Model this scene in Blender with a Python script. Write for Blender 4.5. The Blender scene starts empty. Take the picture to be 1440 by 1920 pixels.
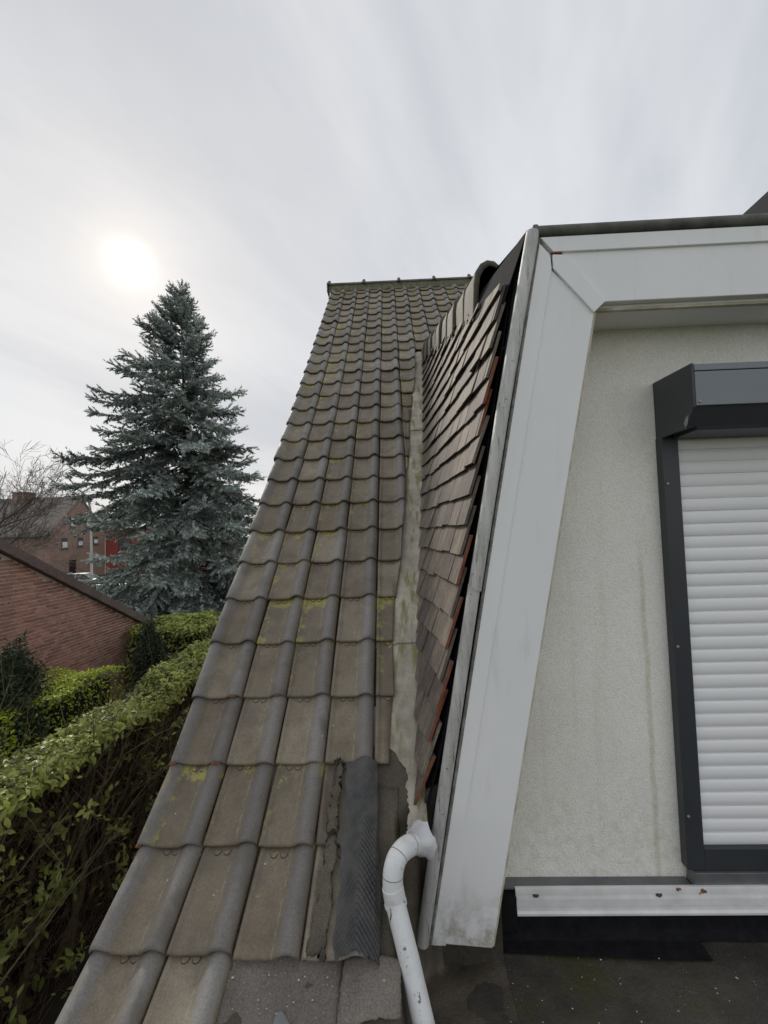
import bpy, bmesh, math, random
import numpy as np
from mathutils import Vector, Matrix
random.seed(7)
rng = np.random.default_rng(7)
SC = bpy.context.scene
COL = SC.collection
R = math.radians

# ------------------------------------------------------------------ camera
# world origin = lens position; +Y into the picture (up the roof), +Z up; ground at GZ
GZ = -4.5
F = Vector((-0.031605, 0.998371, 0.047501))
RT = Vector((0.998997, 0.033062, -0.030202))
UP = Vector((0.031723, -0.046499, 0.998414))
cam = bpy.data.cameras.new('camera')
cam.sensor_fit = 'HORIZONTAL'; cam.sensor_width = 36.0; cam.lens = 19.5
cam.clip_start = 0.05; cam.clip_end = 2000
camo = bpy.data.objects.new('camera', cam); COL.objects.link(camo)
camo.matrix_world = Matrix(((RT.x, UP.x, -F.x, 0), (RT.y, UP.y, -F.y, 0), (RT.z, UP.z, -F.z, 0), (0, 0, 0, 1)))
SC.camera = camo

# ------------------------------------------------------------------ sky, sun, exposure
SUN = Vector((-0.4742, 0.7227, 0.5028)).normalized()
SUN_EL = math.asin(SUN.z); SUN_AZ = math.atan2(SUN.x, SUN.y)
SC.view_settings.view_transform = 'Standard'; SC.view_settings.look = 'None'
SC.view_settings.gamma = 1.0; SC.view_settings.use_curve_mapping = False
SC.view_settings.exposure = 1.0
SC.render.engine = 'CYCLES'
SC.cycles.use_denoising = True
SC.cycles.max_bounces = 5; SC.cycles.diffuse_bounces = 3; SC.cycles.glossy_bounces = 2; SC.cycles.transparent_max_bounces = 4

class NT:
    """tiny node-tree helper"""
    def __init__(s, nt): s.nt = nt; s.n = nt.nodes; s.l = nt.links
    def new(s, t, **kw):
        n = s.n.new(t)
        for k, v in kw.items():
            if hasattr(n, k): setattr(n, k, v)
        return n
    def put(s, n, sock, v):
        if v is None: return
        i = n.inputs[sock]
        if isinstance(v, bpy.types.NodeSocket): s.l.new(v, i)
        elif isinstance(v, (tuple, list)) and len(v) == 3 and i.type == 'RGBA': i.default_value = (*v, 1)
        else: i.default_value = v
    def math(s, op, a, b=None, c=None, clamp=False):
        n = s.new('ShaderNodeMath', operation=op); n.use_clamp = clamp
        s.put(n, 0, a); s.put(n, 1, b); s.put(n, 2, c); return n.outputs[0]
    def vmath(s, op, a, b=None, out=0):
        n = s.new('ShaderNodeVectorMath', operation=op); s.put(n, 0, a); s.put(n, 1, b); return n.outputs[out]
    def mix(s, f, a, b, mode='MIX'):
        n = s.new('ShaderNodeMix', data_type='RGBA', blend_type=mode)
        s.put(n, 0, f); s.put(n, 6, a); s.put(n, 7, b); return n.outputs[2]
    def noise(s, vec, scale, detail=4, rough=.55, out=0, dist=0):
        n = s.new('ShaderNodeTexNoise'); s.put(n, 'Vector', vec); s.put(n, 'Scale', scale)
        s.put(n, 'Detail', detail); s.put(n, 'Roughness', rough); s.put(n, 'Distortion', dist); return n.outputs[out]
    def voronoi(s, vec, scale, feature='F1', out='Distance'):
        n = s.new('ShaderNodeTexVoronoi', feature=feature); s.put(n, 'Vector', vec); s.put(n, 'Scale', scale); return n.outputs[out]
    def ramp(s, f, a, b, ca=(0, 0, 0), cb=(1, 1, 1)):
        n = s.new('ShaderNodeValToRGB'); e = n.color_ramp.elements
        e[0].position = a; e[0].color = (*ca, 1); e[1].position = b; e[1].color = (*cb, 1)
        s.put(n, 0, f); return n.outputs[0]
    def step(s, v, a, b):           # smooth 0..1 from a to b
        n = s.new('ShaderNodeMapRange', interpolation_type='SMOOTHSTEP'); s.put(n, 0, v); s.put(n, 1, a); s.put(n, 2, b)
        s.put(n, 3, 0.0); s.put(n, 4, 1.0); return n.outputs[0]
    def sep(s, v):
        n = s.new('ShaderNodeSeparateXYZ'); s.put(n, 0, v); return n.outputs
    def comb(s, x, y, z):
        n = s.new('ShaderNodeCombineXYZ'); s.put(n, 0, x); s.put(n, 1, y); s.put(n, 2, z); return n.outputs[0]
    def mapv(s, v, scale=(1, 1, 1)):
        n = s.new('ShaderNodeMapping'); s.put(n, 0, v); n.inputs['Scale'].default_value = scale; return n.outputs[0]

w = bpy.data.worlds.new('World'); SC.world = w; w.use_nodes = True
N = NT(w.node_tree); w.node_tree.nodes.clear()
sky = N.new('ShaderNodeTexSky'); sky.sky_type = 'NISHITA'; sky.sun_disc = False
sky.sun_elevation = SUN_EL; sky.sun_rotation = SUN_AZ; sky.air_density = 1.2; sky.dust_density = 0.4
d = N.new('ShaderNodeTexCoord').outputs['Generated']
dz = N.sep(d)
# an even overcast layer seen from below: cloud noise on a flat ceiling, streaked along one wind direction
den = N.math('ADD', N.math('MAXIMUM', dz[2], 0.0), 0.22)
u_ = N.math('DIVIDE', dz[0], den); v_ = N.math('DIVIDE', dz[1], den)
a_ = R(-22)
uu = N.math('ADD', N.math('MULTIPLY', u_, math.cos(a_)), N.math('MULTIPLY', v_, math.sin(a_)))
vv = N.math('SUBTRACT', N.math('MULTIPLY', v_, math.cos(a_)), N.math('MULTIPLY', u_, math.sin(a_)))
cv = N.comb(N.math('MULTIPLY', uu, 1.0), N.math('MULTIPLY', vv, 0.34), 3.1)
n1 = N.noise(cv, 1.25, 5, .5, dist=.25)
n2 = N.noise(cv, 3.6, 5, .55, dist=.4)
n3 = N.noise(N.comb(u_, v_, 7.0), .8, 2, .5)
cl = N.math('ADD', N.math('ADD', N.math('MULTIPLY', n1, .50), N.math('MULTIPLY', n2, .28)), N.math('MULTIPLY', n3, .22))
cl = N.step(cl, .36, .62)
cloud = N.mix(cl, (.228, .245, .274), (.385, .393, .405))
mu = N.math('MAXIMUM', N.vmath('DOT_PRODUCT', d, tuple(SUN), out=1), 0.0)
wide = N.math('POWER', mu, 5.0)                    # bright veil around the sun
mid = N.math('POWER', mu, 45.0)
near = N.math('POWER', mu, 420.0)
core = N.math('POWER', mu, 4600.0)
veil = N.mix(N.math('MULTIPLY', wide, .45), cloud, (.455, .437, .42))
def addc(base, f, col):
    n = N.new('ShaderNodeMix', data_type='RGBA', blend_type='ADD'); n.clamp_result = False
    N.put(n, 0, 1.0); N.put(n, 6, base)
    m = N.vmath('SCALE', col); m.node.inputs['Scale'].default_value = 1
    N.put(m.node, 'Scale', f)
    N.put(n, 7, m); return n.outputs[2]
veil = addc(veil, mid, (.042, .034, .024))
veil = addc(veil, near, (.085, .066, .040))
veil = addc(veil, core, (2.6, 2.3, 1.85))
# warm paler band low down, where the layer thins out
low = N.math('POWER', N.math('SUBTRACT', 1.0, N.math('MAXIMUM', dz[2], 0.0)), 7.0)
veil = N.mix(N.math('MULTIPLY', low, .6), veil, (.46, .43, .405))
tenx = N.vmath('SCALE', veil); tenx.node.inputs['Scale'].default_value = 10.0
tot = N.mix(.96, sky.outputs[0], tenx)
bg = N.new('ShaderNodeBackground'); N.put(bg, 0, tot); bg.inputs[1].default_value = 0.1
wo = N.new('ShaderNodeOutputWorld'); N.l.new(bg.outputs[0], wo.inputs[0])

sl = bpy.data.lights.new('sun', 'SUN'); sl.energy = 1.5; sl.angle = R(12); sl.color = (1, .93, .84)
so = bpy.data.objects.new('sun', sl); COL.objects.link(so)
so.rotation_euler = (-SUN).to_track_quat('-Z', 'Y').to_euler(); so.location = SUN * 60

# ------------------------------------------------------------------ materials
MATS = {}
def newmat(name):
    m = bpy.data.materials.new(name); m.use_nodes = True
    n = NT(m.node_tree); b = n.n['Principled BSDF']; MATS[name] = m
    return m, n, b
def bump(n, b, h, strength=.4, dist=.002):
    k = n.new('ShaderNodeBump'); n.put(k, 'Height', h); k.inputs['Strength'].default_value = strength
    k.inputs['Distance'].default_value = dist; n.l.new(k.outputs[0], b.inputs['Normal'])
def objrand(n): return n.new('ShaderNodeObjectInfo').outputs['Random']
def ocoord(n): return n.new('ShaderNodeTexCoord').outputs['Object']
def wcoord(n): return n.new('ShaderNodeNewGeometry').outputs['Position']

def simple(name, c1, c2, scale=6, rough=.7, bs=0, bscale=60, metallic=0, spec=.5, world=True, detail=5, bdist=.002, rand=0):
    m, n, b = newmat(name)
    v = wcoord(n) if world else ocoord(n)
    if not world:
        v = n.vmath('ADD', v, n.vmath('SCALE', (13., 7., 5.))); v.node.inputs[1].links[0].from_node.inputs['Scale'].default_value = 1
        n.put(v.node.inputs[1].links[0].from_node, 'Scale', objrand(n))
    f = n.ramp(n.noise(v, scale, detail, .6), .3, .7)
    c = n.mix(f, c1, c2)
    if rand:
        c = n.mix(1.0, c, n.ramp(objrand(n), 0, 1, (1 - rand,) * 3, (1 + rand,) * 3), 'MULTIPLY')
    n.put(b, 'Base Color', c); n.put(b, 'Roughness', rough); n.put(b, 'Metallic', metallic); n.put(b, 'Specular IOR Level', spec)
    if bs: bump(n, b, n.noise(v, bscale, 4, .6), bs, bdist)
    return m

def mat_roof_tile():
    m, n, b = newmat('weathered_clay_tile')
    o = ocoord(n); r = objrand(n)
    off = n.vmath('SCALE', (17., 9., 4.)); n.put(off.node, 'Scale', r)
    v = n.vmath('ADD', o, off); s = n.sep(o)
    base = n.mix(n.ramp(n.noise(v, 9, 5, .6), .3, .7), (.178, .143, .100), (.270, .227, .166))
    roll = n.step(s[2], .004, .020)                                   # rain-washed roll is greyer than the silted pan
    base = n.mix(roll, base, n.mix(n.noise(v, 14, 4), (.180, .168, .152), (.265, .252, .232)))
    base = n.mix(1.0, base, n.ramp(r, 0, 1, (.72, .70, .68), (1.18, 1.20, 1.22)), 'MULTIPLY')
    grain = n.noise(v, 150, 4, .75)
    base = n.mix(.5, base, n.ramp(grain, .3, .7, (.25,) * 3, (.75,) * 3), 'OVERLAY')
    dust = n.math('MULTIPLY', n.math('SUBTRACT', 1.0, n.step(n.math('ABSOLUTE', n.math('SUBTRACT', s[0], .124)), .0015, .005)), n.step(n.noise(v, 30, 4, .7), .42, .62))
    base = n.mix(n.math('MULTIPLY', dust, .25), base, (.50, .45, .33))
    blot = n.math('MULTIPLY', n.step(n.noise(v, 5.5, 5, .65), .50, .66), .55)
    base = n.mix(blot, base, (.12, .103, .082))
    # lichen / algae: yellow-green, mostly near the head under the upper tile's nose and along the pan's left edge
    hd = n.step(s[1], .17, .275); lf = n.math('SUBTRACT', 1.0, n.step(s[0], .03, .075))
    pref = n.math('MAXIMUM', hd, n.math('MULTIPLY', lf, .75))
    pick = n.step(n.math('FRACT', n.math('MULTIPLY', r, 7.31)), .22, .95)
    ms = n.step(n.math('ADD', n.noise(v, 17, 6, .7), n.math('MULTIPLY', n.math('MULTIPLY', pref, pick), .30)), .675, .82)
    base = n.mix(n.math('MULTIPLY', n.math('MULTIPLY', ms, n.math('SUBTRACT', 1.0, n.math('MULTIPLY', roll, .8))), .75), base, n.mix(grain, (.30, .27, .075), (.48, .44, .10)))
    sp = n.math('MULTIPLY', n.math('SUBTRACT', 1.0, n.step(n.voronoi(v, 22), .05, .085)),
                n.step(n.noise(v, 9, 2), .57, .60))
    base = n.mix(n.math('MULTIPLY', sp, .8), base, (.62, .61, .55))
    n.put(b, 'Base Color', base)
    n.put(b, 'Roughness', n.ramp(n.noise(v, 20, 4), .3, .7, (.5,) * 3, (.78,) * 3))
    n.put(b, 'Specular IOR Level', .45)
    bump(n, b, n.math('ADD', grain, n.math('MULTIPLY', n.noise(v, 60, 4), 1.5)), .35, .0015)
mat_roof_tile()
simple('crease_shade', (.035, .032, .025), (.075, .07, .045), 40, .9)  # painted crease shade outlining the tile nibs
simple('fresh_clay', (.14, .048, .028), (.30, .10, .052), 22, .85, .3, 120)
simple('shade_and_grime', (.035, .028, .023), (.10, .078, .062), 40, .9)  # painted shade plus weathering on cheek tile butts; also debris under the caps
simple('pale_grit', (.30, .28, .22), (.72, .70, .62), 60, .9)
simple('ridge_mortar', (.10, .10, .055), (.26, .24, .17), 18, .95, .6, 60, bdist=.008)
simple('ridge_tile', (.085, .078, .060), (.16, .146, .12), 8, .8, .4, 90, world=False, rand=.12)
simple('black_felt_and_shade', (.007, .007, .008), (.016, .016, .017), 25, .9, .4, 220, spec=.15)  # black felt; also paints the shade inside the cap tiles
simple('deck', (.03, .027, .024), (.05, .045, .04), 8, .9)

def mat_cheek_tile():
    m, n, b = newmat('weathered_plain_tile')
    o = wcoord(n); r = objrand(n)
    st = n.mapv(o, (6, 6, 2.0))
    off = n.vmath('SCALE', (11., 5., 8.)); n.put(off.node, 'Scale', r)
    v = n.vmath('ADD', st, off)
    base = n.mix(n.ramp(n.noise(v, 3.2, 5, .65), .3, .7), (.095, .080, .067), (.225, .192, .155))
    base = n.mix(1.0, base, n.ramp(r, 0, 1, (.62, .58, .62), (1.22, 1.20, 1.14)), 'MULTIPLY')
    yel = n.step(n.math('ADD', n.noise(v, 4.1, 4), n.math('MULTIPLY', n.math('FRACT', n.math('MULTIPLY', r, 5.7)), .12)), .66, .80)
    base = n.mix(n.math('MULTIPLY', yel, .6), base, (.30, .25, .13))
    base = n.mix(.7, base, n.ramp(n.noise(n.mapv(o, (1.5, 1.5, 1)), 70, 5, .75), .3, .7, (.28,) * 3, (.74,) * 3), 'OVERLAY')
    n.put(b, 'Base Color', base); n.put(b, 'Roughness', .75)
    bump(n, b, n.math('ADD', n.noise(o, 180, 3), n.noise(v, 14, 3)), .35, .0015)
mat_cheek_tile()

def mat_valley():
    m, n, b = newmat('valley_sheet')
    v = wcoord(n); s = n.sep(v)
    c = n.mix(n.ramp(n.noise(v, 7, 6, .65), .35, .65), (.30, .275, .215), (.54, .50, .41))
    c = n.mix(n.step(n.noise(n.mapv(v, (5, 1.2, 1.2)), 4.0, 5, .6), .50, .66), c, (.24, .225, .10))
    c = n.mix(n.step(n.noise(v, 75, 4, .7), .60, .72), c, (.12, .11, .09))
    n.put(b, 'Base Color', c); n.put(b, 'Roughness', .8); bump(n, b, n.noise(v, 110, 5), .5, .003)
mat_valley()

def mat_felt(name, c1, c2, moss=.5):
    m, n, b = newmat(name)
    v = wcoord(n)
    c = n.mix(n.ramp(n.noise(v, 5, 6, .6), .3, .7), c1, c2)
    c = n.mix(n.math('MULTIPLY', n.step(n.noise(v, 2.6, 5, .65), .50, .68), moss), c, (.050, .052, .012))
    c = n.mix(n.math('MULTIPLY', n.step(n.noise(v, 3.3, 4, .6, dist=.5), .58, .7), .55), c, (.075, .064, .048))
    g = n.noise(v, 190, 4, .75)
    c = n.mix(.8, c, n.ramp(g, .3, .7, (.2,) * 3, (.8,) * 3), 'OVERLAY')
    grit = n.math('MULTIPLY', n.math('SUBTRACT', 1.0, n.step(n.voronoi(v, 60), .07, .11)), n.step(n.noise(v, 14, 3), .55, .60))
    c = n.mix(n.math('MULTIPLY', grit, .9), c, (.42, .40, .36))
    n.put(b, 'Base Color', c); n.put(b, 'Roughness', n.ramp(n.noise(v, 4, 4), .3, .7, (.5,) * 3, (.85,) * 3))
    bump(n, b, n.math('ADD', g, n.math('MULTIPLY', n.noise(v, 45, 4), 2.0)), .6, .003)
mat_felt('mineral_felt', (.13, .113, .096), (.23, .20, .17), .25)
mat_felt('bitumen', (.030, .027, .022), (.090, .080, .064), .85)
mat_felt('brown_felt', (.062, .050, .036), (.135, .112, .08), .7)

def mat_mesh_band():
    m, n, b = newmat('embossed_band')
    v = wcoord(n); s = n.sep(v)
    dirt = n.ramp(n.noise(v, 14, 5, .65), .35, .65)
    c = n.mix(dirt, (.030, .030, .031), (.095, .090, .082))
    n.put(b, 'Base Color', c); n.put(b, 'Roughness', n.ramp(dirt, 0, 1, (.38,) * 3, (.7,) * 3))
mat_mesh_band()

def mat_stucco():
    m, n, b = newmat('stucco')
    v = wcoord(n); s = n.sep(v)
    g = n.noise(v, 170, 3, .65); vo = n.voronoi(v, 150)
    c = n.mix(n.ramp(n.noise(v, 2.2, 5, .6), .3, .7), (.94, .915, .85), (.96, .945, .895))
    # rain dirt: faint vertical algae runs, one stronger below the shutter's guide rail
    runs = n.step(n.noise(n.mapv(v, (16, 1, .9)), 1.0, 5, .6), .52, .75)
    c = n.mix(n.math('MULTIPLY', runs, .12), c, (.50, .47, .30))
    wob = n.math('ADD', s[0], n.math('MULTIPLY', n.math('SUBTRACT', n.noise(n.comb(0.0, 0.0, s[2]), 4.0, 3), .5), .03))
    line = n.math('SUBTRACT', 1.0, n.step(n.math('ABSOLUTE', n.math('SUBTRACT', wob, 1.072)), .003, .018))
    line = n.math('MULTIPLY', line, n.math('SUBTRACT', 1.0, n.step(s[2], -.35, .05)))
    c = n.mix(n.math('MULTIPLY', n.math('MULTIPLY', line, n.noise(v, 40, 3)), .6), c, (.36, .36, .14))
    foot = n.math('MULTIPLY', n.math('SUBTRACT', 1.0, n.step(s[2], -1.5, -.9)), n.step(n.noise(v, 18, 6, .7), .40, .7))
    c = n.mix(n.math('MULTIPLY', foot, .35), c, (.50, .45, .29))
    c = n.mix(1.0, c, n.ramp(n.noise(v, 125, 3, .7), .30, .58, (.87,) * 3, (1.05,) * 3), 'MULTIPLY')
    c = n.mix(1.0, c, n.ramp(n.noise(v, 1.3, 4, .6), .3, .7, (.90, .895, .87), (1.04, 1.04, 1.04)), 'MULTIPLY')
    speck = n.step(n.noise(v, 210, 3, .7), .63, .75)
    c = n.mix(n.math('MULTIPLY', speck, .35), c, (.36, .33, .26))
    n.put(b, 'Base Color', c); n.put(b, 'Roughness', .9); n.put(b, 'Specular IOR Level', .2)
    bump(n, b, n.math('ADD', g, n.math('MULTIPLY', vo, .7)), .9, .0032)
mat_stucco()

def mat_white_panel():
    m, n, b = newmat('white_panel')
    v = wcoord(n); s = n.sep(v)
    c = n.mix(n.ramp(n.noise(v, 3, 5, .6), .3, .7), (.88, .885, .885), (.92, .92, .915))
    st = n.step(n.noise(n.mapv(v, (7, 7, 1.1)), 2.5, 5, .65), .54, .78)
    c = n.mix(n.math('MULTIPLY', st, .30), c, (.56, .55, .49))
    ft = n.math('MULTIPLY', n.math('SUBTRACT', 1.0, n.step(s[2], -1.58, -1.32)), n.step(n.noise(v, 13, 6, .7), .38, .66))
    c = n.mix(n.math('MULTIPLY', ft, .8), c, (.34, .30, .20))
    sp = n.step(n.noise(v, 160, 3, .7), .70, .76)
    c = n.mix(n.math('MULTIPLY', sp, .25), c, (.3, .28, .24))
    n.put(b, 'Base Color', c); n.put(b, 'Roughness', .5); n.put(b, 'Specular IOR Level', .35)
    bump(n, b, n.noise(v, 300, 2), .05, .0005)
mat_white_panel()
def mat_trim():
    m, n, b = newmat('oxidised_trim')
    v = wcoord(n); st = n.mapv(v, (14, 14, 1.4))
    c = n.mix(n.ramp(n.noise(st, 3, 6, .7), .3, .7), (.38, .375, .35), (.66, .66, .64))
    c = n.mix(n.step(n.noise(st, 4.5, 5, .7), .56, .70), c, (.17, .165, .13))
    c = n.mix(n.step(n.noise(v, 60, 4, .7), .62, .72), c, (.06, .06, .045))
    n.put(b, 'Base Color', c); n.put(b, 'Roughness', .55); n.put(b, 'Metallic', .15)
    bump(n, b, n.noise(v, 150, 4), .3, .001)
mat_trim()
simple('mossy_trim', (.060, .062, .050), (.19, .185, .165), 9, .7, .5, 120)
simple('grimy_joint', (.10, .098, .08), (.30, .29, .26), 30, .8)
simple('stain_brown', (.42, .36, .25), (.70, .66, .56), 14, .7)
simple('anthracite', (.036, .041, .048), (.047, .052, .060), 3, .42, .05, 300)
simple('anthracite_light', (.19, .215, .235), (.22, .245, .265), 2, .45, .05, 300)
simple('scraped_metal', (.25, .22, .2), (.45, .43, .4), 60, .5, metallic=.4)
def mat_slat():
    m, n, b = newmat('white_slat')
    v = wcoord(n)
    c = n.mix(n.noise(v, 5, 4), (.89, .895, .90), (.93, .93, .93))
    c = n.mix(n.math('MULTIPLY', n.step(n.noise(v, 240, 3, .7), .60, .74), .12), c, (.4, .4, .38))
    n.put(b, 'Base Color', c); n.put(b, 'Roughness', .45); n.put(b, 'Specular IOR Level', .35)
mat_slat()
simple('screw', (.30, .29, .27), (.42, .41, .40), 80, .4, metallic=.7)
simple('rubber_screw', (.05, .045, .042), (.12, .11, .10), 80, .5)
simple('rust', (.16, .055, .02), (.30, .13, .06), 70, .9)
simple('alu_rail', (.72, .72, .70), (.86, .86, .85), 12, .4, .05, 200, metallic=.1)
simple('zinc', (.15, .155, .16), (.24, .245, .25), 7, .45, metallic=.5)
def mat_pvc():
    m, n, b = newmat('white_pvc')
    v = wcoord(n)
    c = n.mix(n.noise(v, 6, 4), (.70, .71, .71), (.80, .805, .80))
    c = n.mix(n.math('MULTIPLY', n.step(n.noise(n.mapv(v, (1, 1, .4)), 30, 5, .75), .625, .65), .9), c, (.03, .028, .025))
    c = n.mix(n.math('MULTIPLY', n.step(n.noise(v, 14, 5, .7), .48, .72), .45), c, (.45, .43, .36))
    c = n.mix(n.math('MULTIPLY', n.step(n.noise(v, 120, 4, .75), .56, .72), .25), c, (.25, .24, .2))
    n.put(b, 'Base Color', c); n.put(b, 'Roughness', .4)
mat_pvc()
simple('foil', (.50, .50, .51), (.72, .72, .73), 18, .45, .7, 40, bdist=.006)
simple('brick', (.34, .165, .125), (.58, .31, .235), 5, .9, .4, 160, world=False, rand=.28)
simple('brick_joined', (.17, .075, .055), (.225, .105, .08), 9, .9, .3, 160)
simple('mortar', (.78, .68, .60), (.90, .82, .75), 12, .95, .4, 200)
simple('verge_tile', (.13, .095, .083), (.19, .145, .128), 12, .7, .3, 120, world=False, rand=.15)
simple('soil', (.020, .016, .011), (.045, .036, .024), 3, .95)
simple('bark_olive', (.10, .094, .040), (.25, .22, .115), 22, .9, .6, 60, bdist=.006)
simple('twig_brown', (.10, .071, .051), (.30, .22, .155), 15, .9)
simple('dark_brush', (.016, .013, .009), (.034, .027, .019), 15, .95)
simple('spruce_bark', (.035, .027, .021), (.07, .055, .045), 12, .95, .6, 40, bdist=.02)
simple('bare_bark', (.075, .063, .056), (.12, .105, .095), 6, .9)
simple('dark_glass', (.02, .022, .026), (.03, .032, .036), 2, .1)
simple('pane', (.05, .055, .06), (.20, .20, .20), 1.5, .08)
simple('frame_brown', (.03, .02, .016), (.045, .03, .024), 8, .6)
simple('red_cladding', (.28, .065, .05), (.34, .085, .065), 3, .7)
simple('white_paint', (.74, .74, .73), (.8, .8, .79), 4, .6)
simple('lamp_metal', (.50, .49, .45), (.58, .57, .52), 4, .5)
simple('lamp_grey', (.20, .20, .19), (.27, .27, .26), 6, .5)
simple('car_silver', (.45, .46, .47), (.50, .51, .52), 2, .25, metallic=.6)
simple('car_dark', (.030, .031, .034), (.04, .041, .045), 2, .2, metallic=.3)
simple('rubber', (.012, .012, .012), (.02, .02, .02), 20, .85)
simple('asphalt', (.045, .045, .046), (.065, .064, .062), 4, .9, .3, 80)
simple('grass', (.030, .050, .012), (.065, .085, .024), 3, .95, .6, 30, bdist=.03)

def mat_far_brick(name, c1, c2, sx=1.0):
    m, n, b = newmat(name)
    v = wcoord(n); s = n.sep(v)
    t = n.new('ShaderNodeTexBrick'); n.put(t, 'Vector', n.comb(n.math('ADD', s[0], s[1]), s[2], 0.0))
    n.put(t, 'Color1', c1); n.put(t, 'Color2', c2); n.put(t, 'Mortar', (.28, .22, .19)); n.put(t, 'Scale', 1.0)
    n.put(t, 'Mortar Size', .010); n.put(t, 'Brick Width', .21); n.put(t, 'Row Height', .065)
    c = n.mix(.5, t.outputs[0], n.mix(n.noise(v, 1.1, 5), (.12,) * 3, (.6,) * 3), 'OVERLAY')
    n.put(b, 'Base Color', c); n.put(b, 'Roughness', .9)
mat_far_brick('far_brick', (.36, .215, .165), (.46, .29, .23))
mat_far_brick('house_brick', (.16, .08, .06), (.22, .12, .09))
def mat_far_tiles():
    m, n, b = newmat('far_roof_tiles')
    v = wcoord(n); s = n.sep(v)
    rowz = n.math('FRACT', n.math('DIVIDE', s[2], .27)); colx = n.math('FRACT', n.math('DIVIDE', s[0], .3))
    c = n.mix(n.noise(v, 1.5, 5), (.17, .15, .125), (.27, .235, .20))
    h = n.math('ADD', n.math('MULTIPLY', n.math('SUBTRACT', 1.0, rowz), 1.0), n.math('MULTIPLY', n.math('SINE', n.math('MULTIPLY', colx, 6.283)), .25))
    n.put(b, 'Base Color', c); n.put(b, 'Roughness', .8); bump(n, b, h, 1.0, .06)
mat_far_tiles()

def mat_leaf(name, dark, light, rough=.38, trans=.3):
    m, n, b = newmat(name)
    a = n.new('ShaderNodeAttribute'); a.attribute_name = 'tint'
    f = a.outputs['Fac']
    g = n.new('ShaderNodeNewGeometry')
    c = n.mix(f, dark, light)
    c = n.mix(n.math('MULTIPLY', g.outputs['Backfacing'], .35), c, n.mix(.5, c, (.14, .16, .07)))
    n.put(b, 'Base Color', c); n.put(b, 'Roughness', rough); n.put(b, 'Specular IOR Level', .4)
    tr = n.new('ShaderNodeBsdfTranslucent'); n.put(tr, 'Color', c)
    ms = n.new('ShaderNodeMixShader'); ms.inputs[0].default_value = trans
    n.l.new(b.outputs[0], ms.inputs[1]); n.l.new(tr.outputs[0], ms.inputs[2])
    n.l.new(ms.outputs[0], n.n['Material Output'].inputs[0])
mat_leaf('laurel_leaf', (.040, .070, .014), (.62, .68, .17))
mat_leaf('golden_leaf', (.26, .36, .025), (.74, .84, .07), trans=.35)
mat_leaf('yew_needle', (.020, .036, .020), (.085, .12, .062), .6, .08)
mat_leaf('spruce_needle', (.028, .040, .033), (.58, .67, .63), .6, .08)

# ------------------------------------------------------------------ mesh helpers
class MB:
    def __init__(s): s.v = []; s.f = []; s.m = []; s.t = []
    def add(s, vs, fs, mi=0, t=None):
        o = len(s.v); s.v.extend([tuple(p) for p in vs]); s.f.extend([tuple(i + o for i in f) for f in fs]); s.m.extend([mi] * len(fs))
        if t is not None: s.t.extend([t] * len(fs))
        return s
    def box(s, a, b, mi=0):
        x0, y0, z0 = a; x1, y1, z1 = b
        return s.add([(x0, y0, z0), (x1, y0, z0), (x1, y1, z0), (x0, y1, z0), (x0, y0, z1), (x1, y0, z1), (x1, y1, z1), (x0, y1, z1)],
                     [(0, 3, 2, 1), (4, 5, 6, 7), (0, 1, 5, 4), (1, 2, 6, 5), (2, 3, 7, 6), (3, 0, 4, 7)], mi)
    def prism(s, poly, d, mi=0, side=None):
        """poly: 3-D points (one planar loop), d: extrusion vector"""
        n = len(poly); d = Vector(d); p = [Vector(q) for q in poly]
        vs = p + [q + d for q in p]
        s.add(vs, [tuple(range(n))[::-1], tuple(range(n, 2 * n))], mi)
        o = len(s.v) - 2 * n
        sm = mi if side is None else side
        for i in range(n):
            j = (i + 1) % n
            s.f.append((o + i, o + j, o + n + j, o + n + i)); s.m.append(sm)
        return s
    def tube(s, path, rad, n=8, mi=0, caps=True):
        path = [Vector(p) for p in path]
        if not isinstance(rad, (list, tuple)): rad = [rad] * len(path)
        t0 = (path[1] - path[0]).normalized()
        a = t0.orthogonal().normalized(); o = len(s.v)
        for i, p in enumerate(path):
            t = (path[min(i + 1, len(path) - 1)] - path[max(i - 1, 0)]).normalized()
            a = (a - t * a.dot(t)).normalized(); b = t.cross(a)
            for k in range(n):
                q = 2 * math.pi * k / n
                s.v.append(tuple(p + (a * math.cos(q) + b * math.sin(q)) * rad[i]))
        for i in range(len(path) - 1):
            for k in range(n):
                k2 = (k + 1) % n
                s.f.append((o + i * n + k, o + i * n + k2, o + (i + 1) * n + k2, o + (i + 1) * n + k)); s.m.append(mi)
        if caps:
            e = o + (len(path) - 1) * n; c0 = len(s.v)          # caps on their own vertices keep the rim sharp
            s.v.extend(s.v[o:o + n]); s.v.extend(s.v[e:e + n])
            s.f.append(tuple(c0 + k for k in range(n))[::-1]); s.m.append(mi)
            s.f.append(tuple(c0 + n + k for k in range(n))); s.m.append(mi)
        return s
    def mesh(s, name, mats, smooth=False):
        me = bpy.data.meshes.new(name); me.from_pydata(s.v, [], s.f)
        for k in ([mats] if isinstance(mats, str) else mats): me.materials.append(MATS[k])
        me.polygons.foreach_set('material_index', s.m)
        if s.t and len(s.t) == len(s.f):
            at = me.attributes.new('tint', 'FLOAT', 'FACE'); at.data.foreach_set('value', s.t)
        if smooth: me.polygons.foreach_set('use_smooth', [True] * len(me.polygons))
        me.update(); return me
    def build(s, name, mats, parent=None, smooth=False, bevel=0, **props):
        return link(name, s.mesh(name, mats, smooth), parent, bevel, **props)

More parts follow.
